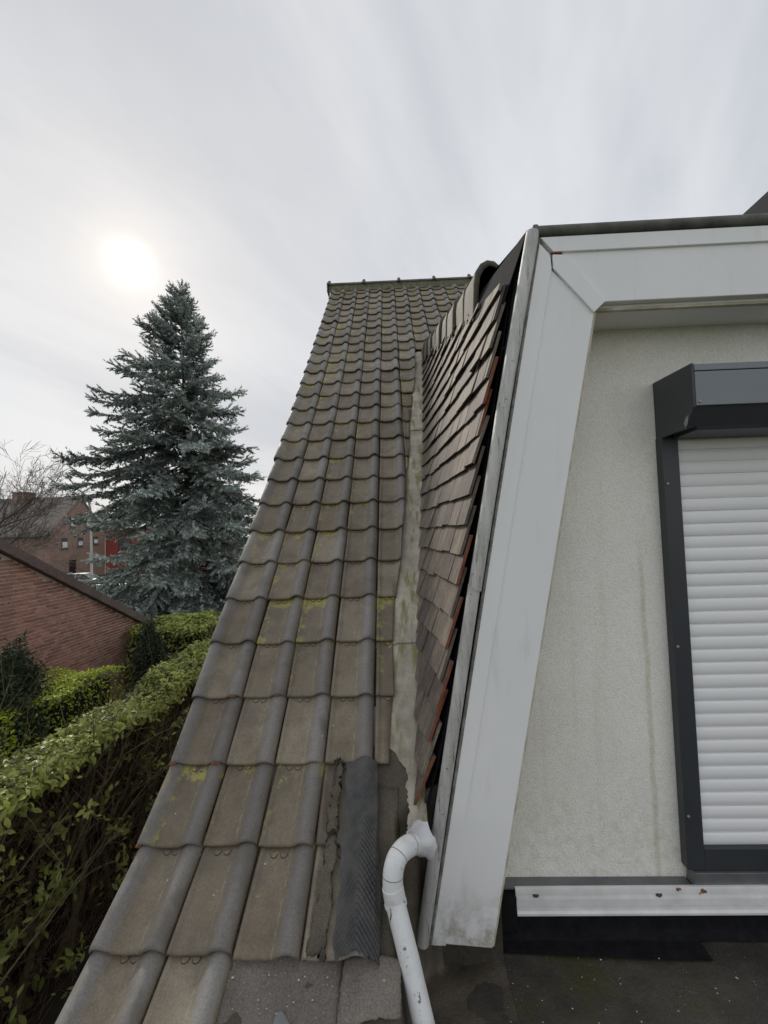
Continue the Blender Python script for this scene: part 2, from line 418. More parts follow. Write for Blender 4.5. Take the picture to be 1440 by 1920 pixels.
def link(name, data, parent=None, bevel=0, **props):
    o = bpy.data.objects.new(name, data); COL.objects.link(o)
    if parent is not None: adopt(o, parent)
    for k, v in props.items(): o[k] = v
    if bevel:
        md = o.modifiers.new('bevel', 'BEVEL'); md.width = bevel; md.segments = 2; md.limit_method = 'ANGLE'; md.angle_limit = R(35)
    return o
def wloc(o):
    l = Vector(o.location)
    while o.parent: o = o.parent; l = l + Vector(o.location)
    return l
def adopt(o, p):
    o.parent = p; o.matrix_parent_inverse = Matrix.Translation(-wloc(p)) if p.type == 'EMPTY' and p.parent is None else Matrix.Identity(4)
    if p.parent is not None or p.type != 'EMPTY':
        o.matrix_parent_inverse = (p.matrix_parent_inverse if False else Matrix.Identity(4))
def thing(name, label, cat, loc, group=None):
    o = bpy.data.objects.new(name, None); COL.objects.link(o); o.location = loc; o.empty_display_size = .2
    o['label'] = label; o['category'] = cat
    if group: o['group'] = group
    return o
def tag(o, label, cat, group=None):
    o['label'] = label; o['category'] = cat
    if group: o['group'] = group
    return o
def npmesh(name, V, Fc, mats, tint=None, smooth=False):
    """V (n,3), Fc (m,k) all same k"""
    V = np.asarray(V, np.float32); Fc = np.asarray(Fc, np.int32)
    me = bpy.data.meshes.new(name); k = Fc.shape[1]
    me.vertices.add(len(V)); me.vertices.foreach_set('co', V.ravel())
    me.loops.add(Fc.size); me.loops.foreach_set('vertex_index', Fc.ravel())
    me.polygons.add(len(Fc)); me.polygons.foreach_set('loop_start', np.arange(0, Fc.size, k, dtype=np.int32))
    try: me.polygons.foreach_set('loop_total', np.full(len(Fc), k, np.int32))
    except Exception: pass
    for q in ([mats] if isinstance(mats, str) else mats): me.materials.append(MATS[q])
    me.update(calc_edges=True)
    if tint is not None:
        at = me.attributes.new('tint', 'FLOAT', 'FACE'); at.data.foreach_set('value', np.asarray(tint, np.float32))
    if smooth: me.polygons.foreach_set('use_smooth', np.ones(len(Fc), bool))
    me.validate(); return me

# ------------------------------------------------------------------ ground
g = MB(); g.add([(-400, -200, GZ), (400, -200, GZ), (400, 700, GZ), (-400, 700, GZ)], [(0, 1, 2, 3)])
g.build('ground', 'grass')['kind'] = 'structure'
g = MB(); g.add([(-120, 30, GZ + .004), (60, 30, GZ + .004), (60, 43, GZ + .004), (-120, 43, GZ + .004)], [(0, 1, 2, 3)])
g.build('road', 'asphalt')['kind'] = 'structure'
g = MB(); g.add([(-6.7, 1, GZ + .004), (-1.0, 1, GZ + .004), (-1.0, 13, GZ + .004), (-6.7, 13, GZ + .004)], [(0, 1, 2, 3)])
g.build('garden_soil', 'soil')['kind'] = 'structure'

# ------------------------------------------------------------------ main house with its tiled roof
# nose line (y, z) of every tile course: the roof is 45 degrees with a flatter kick at the eave
RY = [1.3293, 1.5726, 1.7938, 1.9899, 2.1838, 2.3857, 2.5904, 2.7926, 2.9923, 3.1908, 3.3895, 3.5883, 3.7873, 3.9864, 4.1857, 4.3848, 4.5839, 4.783, 4.982, 5.1809, 5.3799, 5.5787, 5.7775, 5.9763, 6.175, 6.3737, 6.5723, 6.7709]
RZ = [-1.2806, -1.1388, -.9645, -.7625, -.5582, -.362, -.1686, .0274, .2259, .4257, .6252, .8246, 1.0238, 1.2229, 1.4219, 1.621, 1.8201, 2.0193, 2.2185, 2.4178, 2.6171, 2.8165, 3.0159, 3.2153, 3.4148, 3.6144, 3.814, 4.0137]
G = .2816; TW = .21; X0 = -.7642
ROW = {j + 1: (RY[j], RZ[j]) for j in range(28)}
ROW[29] = (RY[27] + .1987, RZ[27] + .1997)
for j in (0, -1, -2, -3):
    ROW[j] = (ROW[j + 1][0] - G * math.cos(R(26)), ROW[j + 1][1] - G * math.sin(R(26)))
def roofz(y):
    for j in range(-3, 29):
        (a, b), (c, e) = ROW[j], ROW[j + 1]
        if a <= y <= c: return b + (e - b) * (y - a) / (c - a)
    if y < ROW[-3][0]: return ROW[-3][1] + (y - ROW[-3][0]) * .49
    return ROW[29][1]
house = thing('brick_house', 'brick house with long dark clay tiled roof under the camera', 'house', (2.0, 6.5, GZ))
YR, ZR = ROW[29]
b = MB()
poly = [(-.90, .35, GZ), (-.90, .35, -1.95), (-.90, 1.5, -1.36), (-.90, YR, ZR - .16), (-.90, 13.3, -1.95), (-.90, 13.3, GZ)]
b.prism(poly, (.74, 0, 0))
b.prism([(-.16, 2.02, GZ), (-.16, 2.02, -.92), (-.16, YR, ZR - .16), (-.16, 13.3, -1.95), (-.16, 13.3, GZ)], (6.76, 0, 0)); b.build('wall', 'house_brick', house)
# sarking deck just under the tiles (front) and the plain rear slope
b = MB(); dk = [(ROW[j][0], ROW[j][1] - .055) for j in range(-3, 30)]
for (a, bb), (c, e) in zip(dk, dk[1:]):
    xr = -.14 if a < 1.95 else 6.6
    b.add([(-.96, a, bb), (xr, a, bb), (xr, c, e), (-.96, c, e)], [(0, 1, 2, 3)])
b.add([(-.98, YR + .02, ZR - .03), (6.6, YR + .02, ZR - .03), (6.6, 13.7, -2.1), (-.98, 13.7, -2.1)], [(0, 1, 2, 3)], 1)
roof = b.build('roof', ['deck', 'far_roof_tiles'], house)

def tile_mesh(kind):
    """kind 'pan': pan + right roll; 'verge': an extra roll on the left. local x across, y up the slope, z out"""
    prof = [(.006, .001), (.012, .007), (.019, .007), (.026, .000), (.040, -.001), (.085, -.001), (.118, .000), (.126, .0035), (.134, .006),
            (.146, .016), (.158, .0255), (.171, .030), (.184, .0285), (.196, .021), (.205, .010), (.2085, .001), (.2095, -.008)]
    if kind == 'verge':
        prof = [(-.0300, -.060), (-.0305, .004), (-.026, .016), (-.014, .026), (.000, .030), (.014, .026), (.028, .015), (.042, .005), (.052, .000)] + \
               [(.085, -.001), (.118, .000), (.126, .0035), (.134, .006), (.146, .016), (.158, .0255), (.171, .030), (.184, .0285), (.196, .021), (.205, .010), (.2085, .001), (.2095, -.008)]
    n = len(prof); L = .335
    rows = [(.030, -.017), (.000, -.017), (-.003, -.010), (-.001, -.003), (.006, .0), (.15, .0005), (.27, .0), (L, -.002)]
    V = []; Fc = []; mi = []
    for (y, dz_) in rows:
        for (x, z) in prof: V.append((x, y, z + dz_))
    for r_ in range(len(rows) - 1):
        for k in range(n - 1):
            Fc.append((r_ * n + k, r_ * n + k + 1, (r_ + 1) * n + k + 1, (r_ + 1) * n + k)); mi.append(0)
    m = MB(); m.v = V; m.f = Fc; m.m = mi
    # the two half-round nibs just below the next course's nose, each ringed by a dark strip, crease shade painted in
    for cx in ((.062, .098) if kind == 'pan' else (.080, .112)):
        for (r0, r1, z0, z1, q) in ((.0, .0125, .0024, .0024, 0), (.0125, .0145, .0024, .0004, 1)):
            K = 9; o = []
            for k in range(K):
                a = math.pi + math.pi * k / (K - 1)
                o.append((cx + r0 * math.cos(a), .278 + r0 * 1.15 * math.sin(a), z0)); o.append((cx + r1 * math.cos(a), .278 + r1 * 1.15 * math.sin(a), z1))
            m.add(o, [(2 * k, 2 * k + 1, 2 * k + 3, 2 * k + 2) for k in range(K - 1)], q)
    me = m.mesh('roof_tile_' + kind, ['weathered_clay_tile', 'crease_shade'])
    sm = [True] * len(me.polygons); me.polygons.foreach_set('use_smooth', sm)
    return me
T_PAN = tile_mesh('pan'); T_VERGE = tile_mesh('verge')
# left edge of the open valley on the roof: (y, x)
VAL = [(1.62, -.075), (1.778, -.071), (1.984, -.050), (2.173, -.045), (2.378, -.030), (2.594, .012), (2.794, .034), (2.963, .062), (3.191, .078), (3.355, .108), (3.568, .128), (3.757, .144), (3.961, .171), (4.076, .185), (4.39, .235), (4.717, .260), (4.941, .277), (5.2, .30)]
FOOT = [(1.55, .062), (1.682, .058), (1.818, .059), (1.952, .069), (2.157, .091), (2.388, .125), (2.746, .172), (2.975, .187), (3.345, .222), (3.692, .264), (4.477, .352), (4.953, .419), (5.2, .44)]
def interp(tab, y):
    ys = [t[0] for t in tab]; xs = [t[1] for t in tab]; return float(np.interp(y, ys, xs))
LIFT = .024
def tile_matrix(j, x):
    (ya, za), (yb, zb) = ROW[j], ROW[j + 1]
    th = math.atan2(zb - za, yb - ya); g_ = math.hypot(zb - za, yb - ya)
    t = th - math.atan2(LIFT, g_)
    jit = Matrix.Rotation(R(random.gauss(0, .5)), 4, 'Z') @ Matrix.Rotation(R(random.gauss(0, .6)), 4, 'Y') @ Matrix.Rotation(R(random.gauss(0, .25)), 4, 'X')
    return Matrix.Translation((x + random.gauss(0, .0012), ya + random.gauss(0, .002), za + random.gauss(0, .0012))) @ Matrix.Rotation(t, 4, 'X') @ jit
def put_tile(j, c):
    x = X0 + (c - 1) * TW
    me = T_VERGE if c == 0 else T_PAN
    Mx = tile_matrix(j, x)
    if j == 1 and c in (2, 3): Mx = Matrix.Translation((.004, -.012, -.004)) @ Mx
    if 3 <= j <= 18 and c >= 4:
        # cut along the valley
        (ya, _), (yb, _) = ROW[j], ROW[j + 1]
        xa = interp(VAL, ya) + random.gauss(0, .003); xb = interp(VAL, yb)
        if max(xa, xb) < x + .012: return
        if min(xa, xb) < x + TW + .01:
            bm = bmesh.new(); bm.from_mesh(me); bm.transform(Mx)
            dvec = Vector((xb - xa, yb - ya, 0)); nrm = Vector((dvec.y, -dvec.x, 0)).normalized()
            r_ = bmesh.ops.bisect_plane(bm, geom=bm.verts[:] + bm.edges[:] + bm.faces[:], plane_co=(xa, ya, 0), plane_no=nrm, clear_outer=True)
            ce = [e for e in r_['geom_cut'] if isinstance(e, bmesh.types.BMEdge)]
            ex = bmesh.ops.extrude_edge_only(bm, edges=ce)
            for v in [q for q in ex['geom'] if isinstance(q, bmesh.types.BMVert)]: v.co += Vector((0, .010, -.014))
            bm.transform(Mx.inverted())
            if not bm.faces: bm.free(); return
            me = bpy.data.meshes.new('cut_roof_tile'); bm.to_mesh(me); bm.free()
            for q in ('weathered_clay_tile', 'crease_shade'): me.materials.append(MATS[q])
    o = bpy.data.objects.new('roof_tile', me); COL.objects.link(o); o.parent = roof; o.matrix_parent_inverse = RINV
    o.matrix_basis = Mx
RINV = Matrix.Identity(4)
for j in range(-2, 29):
    for c in range(0, 13):
        if j <= 0 and c > 1: continue
        if j in (1, 2) and c > 3: continue
        if j <= 18 and c > 5: continue
        put_tile(j, c)

# the rest of the slope, hidden behind the dormer from here: one joined field of the same tiles
nv = len(T_PAN.vertices); co = np.empty(nv * 3, np.float32); T_PAN.vertices.foreach_get('co', co); co = co.reshape(-1, 3)
b = MB(); tf = [tuple(p.vertices) for p in T_PAN.polygons]; tm = [p.material_index for p in T_PAN.polygons]
for j in range(19, 29):
    for c in range(13, 27):
        M_ = np.array(tile_matrix(j, X0 + (c - 1) * TW)); o = len(b.v)
        b.v.extend(map(tuple, co @ M_[:3, :3].T + M_[:3, 3])); b.f.extend([tuple(i + o for i in f_) for f_ in tf]); b.m.extend(tm)
o = b.build('roof_tiles', ['weathered_clay_tile', 'crease_shade'], roof, smooth=True); o['kind'] = 'stuff'
# broken lips showing the red clay
for (j, c, lx, ly, lz, sx_) in ((3, 0, -.012, -.006, .018, .016), (3, 0, .172, -.006, .020, .018), (3, 1, .168, -.006, .020, .015), (2, 0, -.026, -.004, .004, .010), (4, 0, .170, -.006, .020, .015), (4, 1, .172, -.005, .020, .012), (3, 2, .175, -.005, .019, .010), (2, 2, .174, -.005, .019, .011), (5, 1, .170, -.005, .020, .013), (1, 0, .085, -.005, -.006, .008)):
    b = MB(); n_ = 6
    for k in range(n_ + 1):
        x_ = -sx_ + 2 * sx_ * k / n_; zc = -.35 * x_ * x_ / .02
        for (yy_, zz_) in ((-.0035, -.007), (-.0045, -.002 + random.uniform(-.001, .001)), (.004 + random.uniform(0, .003), .0015)): b.v.append((x_, yy_, zz_ + zc - .006))
    for k in range(n_):
        for q in range(2): b.f.append((3 * k + q, 3 * k + q + 1, 3 * k + q + 4, 3 * k + q + 3)); b.m.append(0)
    o = b.build('chipped_lip', 'fresh_clay', roof); (ya, za), (yb, zb) = ROW[j], ROW[j + 1]
    th = math.atan2(zb - za, yb - ya) - math.atan2(LIFT, G)
    o.matrix_basis = Matrix.Translation((X0 + (c - 1) * TW, ya, za)) @ Matrix.Rotation(th, 4, 'X') @ Matrix.Translation((lx, ly + .003, lz + .006))
# main ridge: capped ridge tiles with a collar at each joint, bedded in mossy mortar
b = MB()
xs_ = np.arange(-1.04, 4.6, .06)
for k in range(len(xs_) - 1):
    z0 = -.045 + random.uniform(-.012, .008); z1 = z0
    b.box((xs_[k], YR - .085, ZR - .09), (xs_[k + 1] + .001, YR - .05 + random.uniform(-.012, .006), ZR + .028 + random.uniform(-.012, .012)))
b.build('mortar_bed', 'ridge_mortar', roof)
def ridge_mesh(name, L, r0=.088, flat=.75):
    m = MB(); K = 11
    def ring(x, s_):
        return [(x, -math.cos(math.pi * k / (K - 1)) * r0 * s_, math.sin(math.pi * k / (K - 1)) * r0 * flat * s_ - .02) for k in range(K)]
    secs = [(0, 1.22), (.010, 1.30), (.045, 1.30), (.055, 1.16), (.062, 1.02), (L, 1.0)]
    V = []; Fc = []
    for x, s_ in secs: V += ring(x, s_)
    for i in range(len(secs) - 1):
        for k in range(K - 1): Fc.append((i * K + k, i * K + k + 1, (i + 1) * K + k + 1, (i + 1) * K + k))
    Fc.append(tuple(range(K)))
    # small knob on the collar
    m.add(V, Fc); m.tube([(.028, 0, r0 * .9), (.028, 0, r0 * 1.12), (.028, 0, r0 * 1.2)], [.026, .022, .008], 8)
    return m.mesh(name, 'ridge_tile', True)
rm = ridge_mesh('ridge_tile', .60)
for k in range(9):
    o = link('ridge_tile', rm, roof); o.matrix_basis = Matrix.Translation((-1.07 + .598 * k, YR - .01, ZR + .035))
# end disc closing the ridge at the verge
b = MB(); K = 14
pts = [(-1.075, YR - .01 - math.cos(math.pi * k / (K - 1)) * .1, ZR + .02 + math.sin(math.pi * k / (K - 1)) * .075) for k in range(K)]
pts = pts + [(-1.075, YR + .09, ZR - .10), (-1.075, YR - .11, ZR - .10)]
b.prism(pts, (.02, 0, 0)); b.build('ridge_end_cap', 'ridge_tile', roof)

# open valley: lapped metal / cement sheets
joints = [4.97, 4.45, 3.72, 3.02, 2.22, 1.89]
for k in range(len(joints) - 1):
    y1, y0 = joints[k], joints[k + 1] - .03
    b = MB(); ny = 14
    for i in range(ny + 1):
        y = y0 + (y1 - y0) * i / ny
        xl = interp(VAL, y) - .09; xr = interp(FOOT, y) + .05
        lift = .006 * (k % 2) + .004 * (1 - i / ny)
        for t in (0, .2, .4, .55, .7, .85, 1):
            dip = (-.030 if t < .3 else -.006 * math.sin(math.pi * t)) + (.03 * max(0, t - .8) / .2)
            b.v.append((xl + (xr - xl) * t, y, roofz(y) - .030 + dip + lift + random.gauss(0, .0008)))
    for i in range(ny):
        for t in range(6): b.f.append((i * 7 + t, i * 7 + t + 1, (i + 1) * 7 + t + 1, (i + 1) * 7 + t)); b.m.append(0)
    b.build('valley_sheet', 'valley_sheet', roof, smooth=True)
# lower end: the pale coat peels off the felt with a ragged left edge
def apz(x, y):
    """surface of the felt apron between the tiled slope and the flat roof"""
    k = min(max((x + .05) / .08, 0), 1); k = k * k * (3 - 2 * k)
    y0_ = 1.70 + .06 * min(max((x - .03) / .04, 0), 1)
    q = 1.0 if x > .12 else min(max((y0_ - y) / .07, 0), 1); q = q * q * (3 - 2 * q)
    base = roofz(y) - .036
    if y > 1.5: base -= 0
    return base + (-1.695 - base) * k * q
b = MB(); ed = []
yy = np.linspace(1.95, 1.60, 52); wob_ = 0
for i, y in enumerate(yy):
    t = i / 51
    wob_ = .8 * wob_ + random.uniform(-.0065, .0065)
    xl = interp(VAL, max(y, 1.78)) - .03 + .105 * min(1, max(0, (t - .26) / .22)) ** .8 + (wob_ if t > .24 else 0)
    xr = interp(FOOT, y) + .02
    ed.append((y, xl, max(xr, xl + .012)))
for y, xl, xr in ed:
    for t in (0, .5, 1):
        x = xl + (xr - xl) * t; b.v.append((x, y, roofz(y) - .026))
for i in range(len(ed) - 1):
    for t in (0, 1): b.f.append((i * 3 + t, i * 3 + t + 1, (i + 1) * 3 + t + 1, (i + 1) * 3 + t)); b.m.append(0)
b.build('peeling_coat', 'valley_sheet', roof)

# ------------------------------------------------------------------ flat roof in front of the dormer
flat = thing('flat_roof', 'black bitumen flat roof at the foot of the white dormer', 'flat roof', (1.6, -1.0, GZ))
b = MB(); b.box((-.42, -4.0, GZ), (5.2, .34, -1.73)); b.build('wall', 'house_brick', flat)
b = MB(); nx, ny = 60, 40
for i in range(ny + 1):
    for k in range(nx + 1):
        x = -.30 + 5.3 * (k / nx) ** 1.6; y = -3.9 + 5.85 * (1 - (1 - i / ny) ** 1.8)
        b.v.append((x, y, -1.70 + .006 * math.sin(3.1 * x + 1.3 * y) + .004 * math.sin(9 * x - 5 * y) + random.gauss(0, .0008)))
for i in range(ny):
    for k in range(nx): b.f.append((i * (nx + 1) + k, i * (nx + 1) + k + 1, (i + 1) * (nx + 1) + k + 1, (i + 1) * (nx + 1) + k)); b.m.append(0)
b.build('membrane', 'bitumen', flat, smooth=True)
# apron dressing the felt from the tiles down on to the flat roof
b = MB(); xs_ = np.linspace(-.60, .36, 64); ys_ = np.linspace(.80, 1.86, 60)
for y in ys_:
    for x in xs_:
        b.v.append((x, y, apz(x, y) + .004 * math.sin(23 * x + 11 * y) + .003 * math.sin(41 * y - 17 * x) + random.gauss(0, .0006)))
for i in range(59):
    for k in range(63): b.f.append((i * 64 + k, i * 64 + k + 1, (i + 1) * 64 + k + 1, (i + 1) * 64 + k)); b.m.append(0)
b.build('felt_apron', 'brown_felt', flat, smooth=True)
def sheet(name, matn, pts, parent, off, n=18, thick=.004, wob=.003):
    """a felt sheet laid on the apron: pts = 4 plan corners (x,y) counter-clockwise"""
    b = MB(); P = [Vector((*p, 0)) for p in pts]
    ph = random.uniform(0, 6)
    for i in range(n + 1):
        for k in range(n + 1):
            s_, t = k / n, i / n
            q = (P[0] * (1 - s_) + P[1] * s_) * (1 - t) + (P[3] * (1 - s_) + P[2] * s_) * t
            e = 1 if 0 < i < n and 0 < k < n else 0
            q.x += (1 - e) * random.uniform(-wob, wob); q.y += (1 - e) * random.uniform(-wob, wob)
            b.v.append((q.x, q.y, off(q.x, q.y) + .0015 * math.sin(31 * q.x + 19 * q.y + ph)))
    for i in range(n):
        for k in range(n): b.f.append((i * (n + 1) + k, i * (n + 1) + k + 1, (i + 1) * (n + 1) + k + 1, (i + 1) * (n + 1) + k)); b.m.append(0)
    o = b.build(name, matn, parent, smooth=True)
    md = o.modifiers.new('thick', 'SOLIDIFY'); md.thickness = thick; md.offset = -1
    return o
sheet('mineral_sheet', 'mineral_felt', [(-.60, .95), (-.215, .95), (-.205, 1.36), (-.585, 1.36)], flat, lambda x, y: roofz(y) - .030)
sheet('felt_patch', 'mineral_felt', [(-.215, 1.195), (-.035, 1.225), (-.030, 1.33), (-.205, 1.33)], flat, lambda x, y: roofz(y) - .020 + .012 * math.sin((x + .215) / .18 * math.pi) - .5 * max(0, x + .09) ** 1.5)
sheet('felt_patch', 'brown_felt', [(-.13, 1.45), (-.03, 1.45), (-.03, 1.74), (-.13, 1.74)], flat, lambda x, y: apz(x, y) + .007)
# embossed flashing band dressed over the cut tiles
def band(x, y):
    t = (x + .236) / .135
    return roofz(y) + .012 + .033 * math.exp(-((x + .168) / .046) ** 2) - .03 * max(0, t - .9) * 4 + .003 * math.sin(26 * y)
b = MB(); nx, ny = 72, 250
for i in range(ny + 1):
    y = 1.30 + .478 * i / ny + .004 * math.sin(i * .4) * (i == 0)
    xl = -.236 - .006 * i / ny + .004 * math.sin(31 * y) + .003 * math.sin(83 * y); xr = -.092 - .024 * i / ny + .004 * math.sin(23 * y)
    for k in range(nx + 1):
        x = xl + (xr - xl) * k / nx
        d_ = abs(x + .172); e_ = math.sin((d_ * .8 + y) * 2 * math.pi / .0155) + .5 * math.sin((d_ - y * .9) * 2 * math.pi / .0155)
        edge = min(1, min(k, nx - k) / 5)
        b.v.append((x, y - (.004 * math.sin(k * .35) + .002 * math.sin(k * 1.1) if i == 0 else 0), band(x, y) + (.0021 * (.55 + .45 * math.sin(9 * y + 2)) + .0004) * e_ * edge))
for i in range(ny):
    for k in range(nx): b.f.append((i * (nx + 1) + k, i * (nx + 1) + k + 1, (i + 1) * (nx + 1) + k + 1, (i + 1) * (nx + 1) + k)); b.m.append(0)
b.build('embossed_flashing', 'embossed_band', flat, smooth=True)
def mortar_fillet(x, y): return roofz(y) + .010 + .004 * math.sin(40 * y + 9 * x)
sheet('smeared_sealant', 'brown_felt', [(-.315, 1.315), (-.258, 1.31), (-.262, 1.60), (-.295, 1.60)], flat, mortar_fillet, 20, .006, .010)
sheet('smeared_sealant', 'brown_felt', [(-.305, 1.60), (-.262, 1.60), (-.262, 1.79), (-.290, 1.79)], flat, mortar_fillet, 20, .006, .010)
b = MB()
for k in range(420):
    if k < 300: x = random.uniform(.30, 2.2); y = random.uniform(.6, 1.74); z = -1.692
    else: x = random.uniform(-.57, -.05); y = random.uniform(1.0, 1.33); z = roofz(y) - .0255 + (.012 if x > -.2 else 0)
    a = random.uniform(.0012, .0042) * (1 if random.random() < .9 else 1.8); q = random.uniform(0, 6.28); e_ = random.uniform(.4, 1)
    pts = [(x + a * math.cos(q + w_) * (1 if w_ % 3 else e_), y + a * math.sin(q + w_) * e_, z + random.uniform(.0, .0025)) for w_ in (0, 1.5, 3.1, 4.6)]
    b.add(pts + [(x, y, z + .003)], [(0, 1, 4), (1, 2, 4), (2, 3, 4), (3, 0, 4)])
o = b.build('grit', 'pale_grit', flat); o['kind'] = 'stuff'
# a loose metal offcut lying on the felt
b = MB(); b.prism([(-.44, 1.08, 0), (-.25, 1.10, 0), (-.285, 1.165, 0), (-.372, 1.236, 0), (-.385, 1.232, 0)], (0, 0, .002))
o = b.build('metal_offcut', 'zinc'); o.location = (0, 0, -1.365); o.rotation_euler = (0, 0, 0)
for v in o.data.vertices: v.co.z += roofz(v.co.y) + 1.365 - .024
tag(o, 'small grey metal offcut lying on the felt at the bottom edge', 'metal offcut')

# ------------------------------------------------------------------ dormer
dorm = thing('dormer', 'white panelled dormer with slanted side board and stucco front', 'dormer', (1.5, 1.9, -1.70))
YF, YW = 1.66, 1.89
b = MB()   # stucco front wall
b.prism([(.36, YW, -1.53), (3.6, YW, -1.53), (3.6, YW, .95), (.62, YW, .95)], (0, .12, 0)); b.build('stucco_wall', 'stucco', dorm)
b = MB(); b.prism([(.30, YW + .02, -1.72), (3.6, YW + .02, -1.72), (3.6, YW + .02, -1.53), (.34, YW + .02, -1.53)], (0, .1, 0)); b.build('plinth', 'black_felt_and_shade', dorm)
# slanted corner board: outer raised strip + main face
BL, BR, TR_, TL = (.078, -1.568), (.308, -1.585), (.830, .873), (.605, 1.157)
def yz(p, y): return (p[0], y, p[1])
b = MB(); b.prism([yz((.128, -1.570), YF), yz(BR, YF), yz((.818, .860), YF), yz((.652, 1.045), YF)], (0, .03, 0)); b.build('corner_board', 'white_panel', dorm, bevel=.003)
b = MB(); b.prism([yz(BL, YF - .007), yz((.131, -1.5705), YF - .007), yz((.655, 1.043), YF - .007), yz((.652, 1.098), YF - .007), yz(TL, YF - .007)], (0, .036, 0)); b.build('outer_strip', 'white_panel', dorm, bevel=.002)
b = MB(); b.prism([yz((.309, -1.583), YF + .004), yz((.316, -1.580), YF + .004), yz((.826, .858), YF + .004), yz((.819, .860), YF + .004)], (0, .2, 0)); b.build('reveal', 'stain_brown', dorm)
# top fascia
b = MB(); b.prism([yz((.858, .897), YF), yz((3.6, .902), YF), yz((3.6, 1.112), YF), yz((.662, 1.112), YF), yz((.662, 1.105), YF)], (0, .03, 0)); b.build('fascia', 'white_panel', dorm, bevel=.003)
b = MB(); b.prism([yz((.664, 1.108), YF - .010), yz((3.6, 1.110), YF - .010), yz((3.6, 1.174), YF - .010), yz((.614, 1.171), YF - .010)], (0, .04, 0)); b.build('fascia_strip', 'white_panel', dorm, bevel=.002)
b = MB(); b.prism([yz((.660, 1.040), YF - .011), yz((.812, .851), YF - .011), yz((.858, .894), YF - .011), yz((.716, 1.092), YF - .011), yz((.660, 1.097), YF - .011)], (0, .012, 0)); b.build('mitre_plate', 'white_panel', dorm, bevel=.0015)
b = MB(); b.prism([yz((.653, 1.100), YF - .0125), yz((.700, 1.100), YF - .0125), yz((.688, 1.106), YF - .0125), yz((.652, 1.1045), YF - .0125)], (0, .01, 0)); b.build('rust_stain', 'rust', dorm)
# soffit with a small lip
b = MB(); b.box((.80, YF + .031, .888), (3.6, YW, .905)); b.build('soffit', 'white_panel', dorm)
b = MB(); b.box((.84, YF + .031, .877), (3.6, YF + .05, .888)); b.build('soffit_lip', 'stain_brown', dorm)
# round oxidised trims
def trim(path, r, name, matn='oxidised_trim'):
    b = MB(); b.tube(path, r, 14); return b.build(name, matn, dorm, smooth=True)
t0, t1 = Vector((.047, YF - .004, -1.562)), Vector((.594, YF - .004, 1.196))
tm_ = t0.lerp(t1, .48) + Vector((-.017, 0, 0)); t0 = t0 + Vector((-.004, 0, 0)); t1 = t1 + Vector((-.007, 0, 0))
trim([t0, t0.lerp(tm_, .5) + Vector((-.002, 0, 0)), tm_ + Vector((.002, 0, .02))], .0245, 'side_trim')
trim([tm_ + Vector((.001, -.002, 0)), tm_.lerp(t1, .5) + Vector((-.004, -.001, 0)), t1], .0262, 'side_trim')
b = MB(); u0 = Vector((.0735, YF - .002, -1.566)); u1 = Vector((.612, YF - .002, 1.17))
b.tube([u0, u0.lerp(u1, .47) + Vector((-.004, 0, 0)), u1], .0075, 6); b.build('joint_seal', 'grimy_joint', dorm, smooth=True)
trim([(.590, YF - .002, 1.199), (1.6, YF - .002, 1.201), (3.6, YF - .002, 1.204)], .0215, 'top_trim', 'mossy_trim')
b = MB(); b.prism([(.578, YF - .018, 1.175), (.612, YF - .018, 1.185), (.606, YF - .018, 1.222), (.586, YF - .018, 1.222)], (0, .03, 0)); b.build('corner_cap', 'mossy_trim', dorm, bevel=.004)
# flashing rail
b = MB()
prof = [(1.832, -1.502), (1.826, -1.5025), (1.824, -1.510), (1.822, -1.524), (1.830, -1.527), (1.830, -1.539), (1.818, -1.5425), (1.816, -1.562), (1.829, -1.566), (1.829, -1.578), (1.812, -1.582), (1.806, -1.590), (1.806, -1.598), (1.812, -1.600), (1.838, -1.596), (1.838, -1.504)]
b.prism([(.443, y, z) for y, z in prof], (3.1, 0, .012)); b.build('alu_rail', 'alu_rail', dorm)
for sx in (.527, 1.031, 1.535):
    b = MB(); b.tube([(sx, 1.831, -1.533), (sx, 1.8265, -1.533)], .0125, 16); b.tube([(sx, 1.827, -1.533), (sx, 1.8235, -1.533), (sx, 1.8215, -1.533)], [.0085, .0075, .004], 12)
    b.build('screw', 'rubber_screw', dorm)
b = MB()
for dx, dz_, rr in ((0, 0, .009), (.011, -.002, .006), (-.011, -.009, .004), (-.10, .006, .006), (-.09, .008, .004)):
    b.tube([(1.205 + dx, 1.8262, -1.514 + dz_), (1.205 + dx, 1.8215, -1.514 + dz_)], rr, 9)
b.build('rust_spot', 'rust', dorm)
b = MB(); b.box((.34, 1.838, -1.70), (3.6, 1.885, -1.515)); b.build('felt_upstand', 'black_felt_and_shade', dorm)
b = MB()
for x0, x1, y0 in ((.36, 1.165, 1.755), (1.165, 2.2, 1.83)):
    n = 14
    for (ya, za), (yb, zb) in zip([(1.836, -1.60), (1.825, -1.665), (1.80, -1.688)], [(1.825, -1.665), (1.80, -1.688), (y0, -1.691)]):
        b.add([(x0, ya, za), (x1, ya, za), (x1, yb + (0 if yb > y0 else -.03 * (y0 < 1.8)), zb), (x0, yb, zb)], [(0, 1, 2, 3)])
b.build('felt_strip', 'black_felt_and_shade', dorm)
b = MB(); b.prism([(.305, 1.80, -1.64), (.44, 1.80, -1.66), (.44, 1.80, -1.52), (.33, 1.80, -1.53)], (0, .06, 0)); b.build('felt_end', 'black_felt_and_shade', dorm)
b = MB(); b.box((.352, 1.833, -1.514), (1.176, YW + .004, -1.5085)); b.build('slate_sill', 'zinc', dorm)

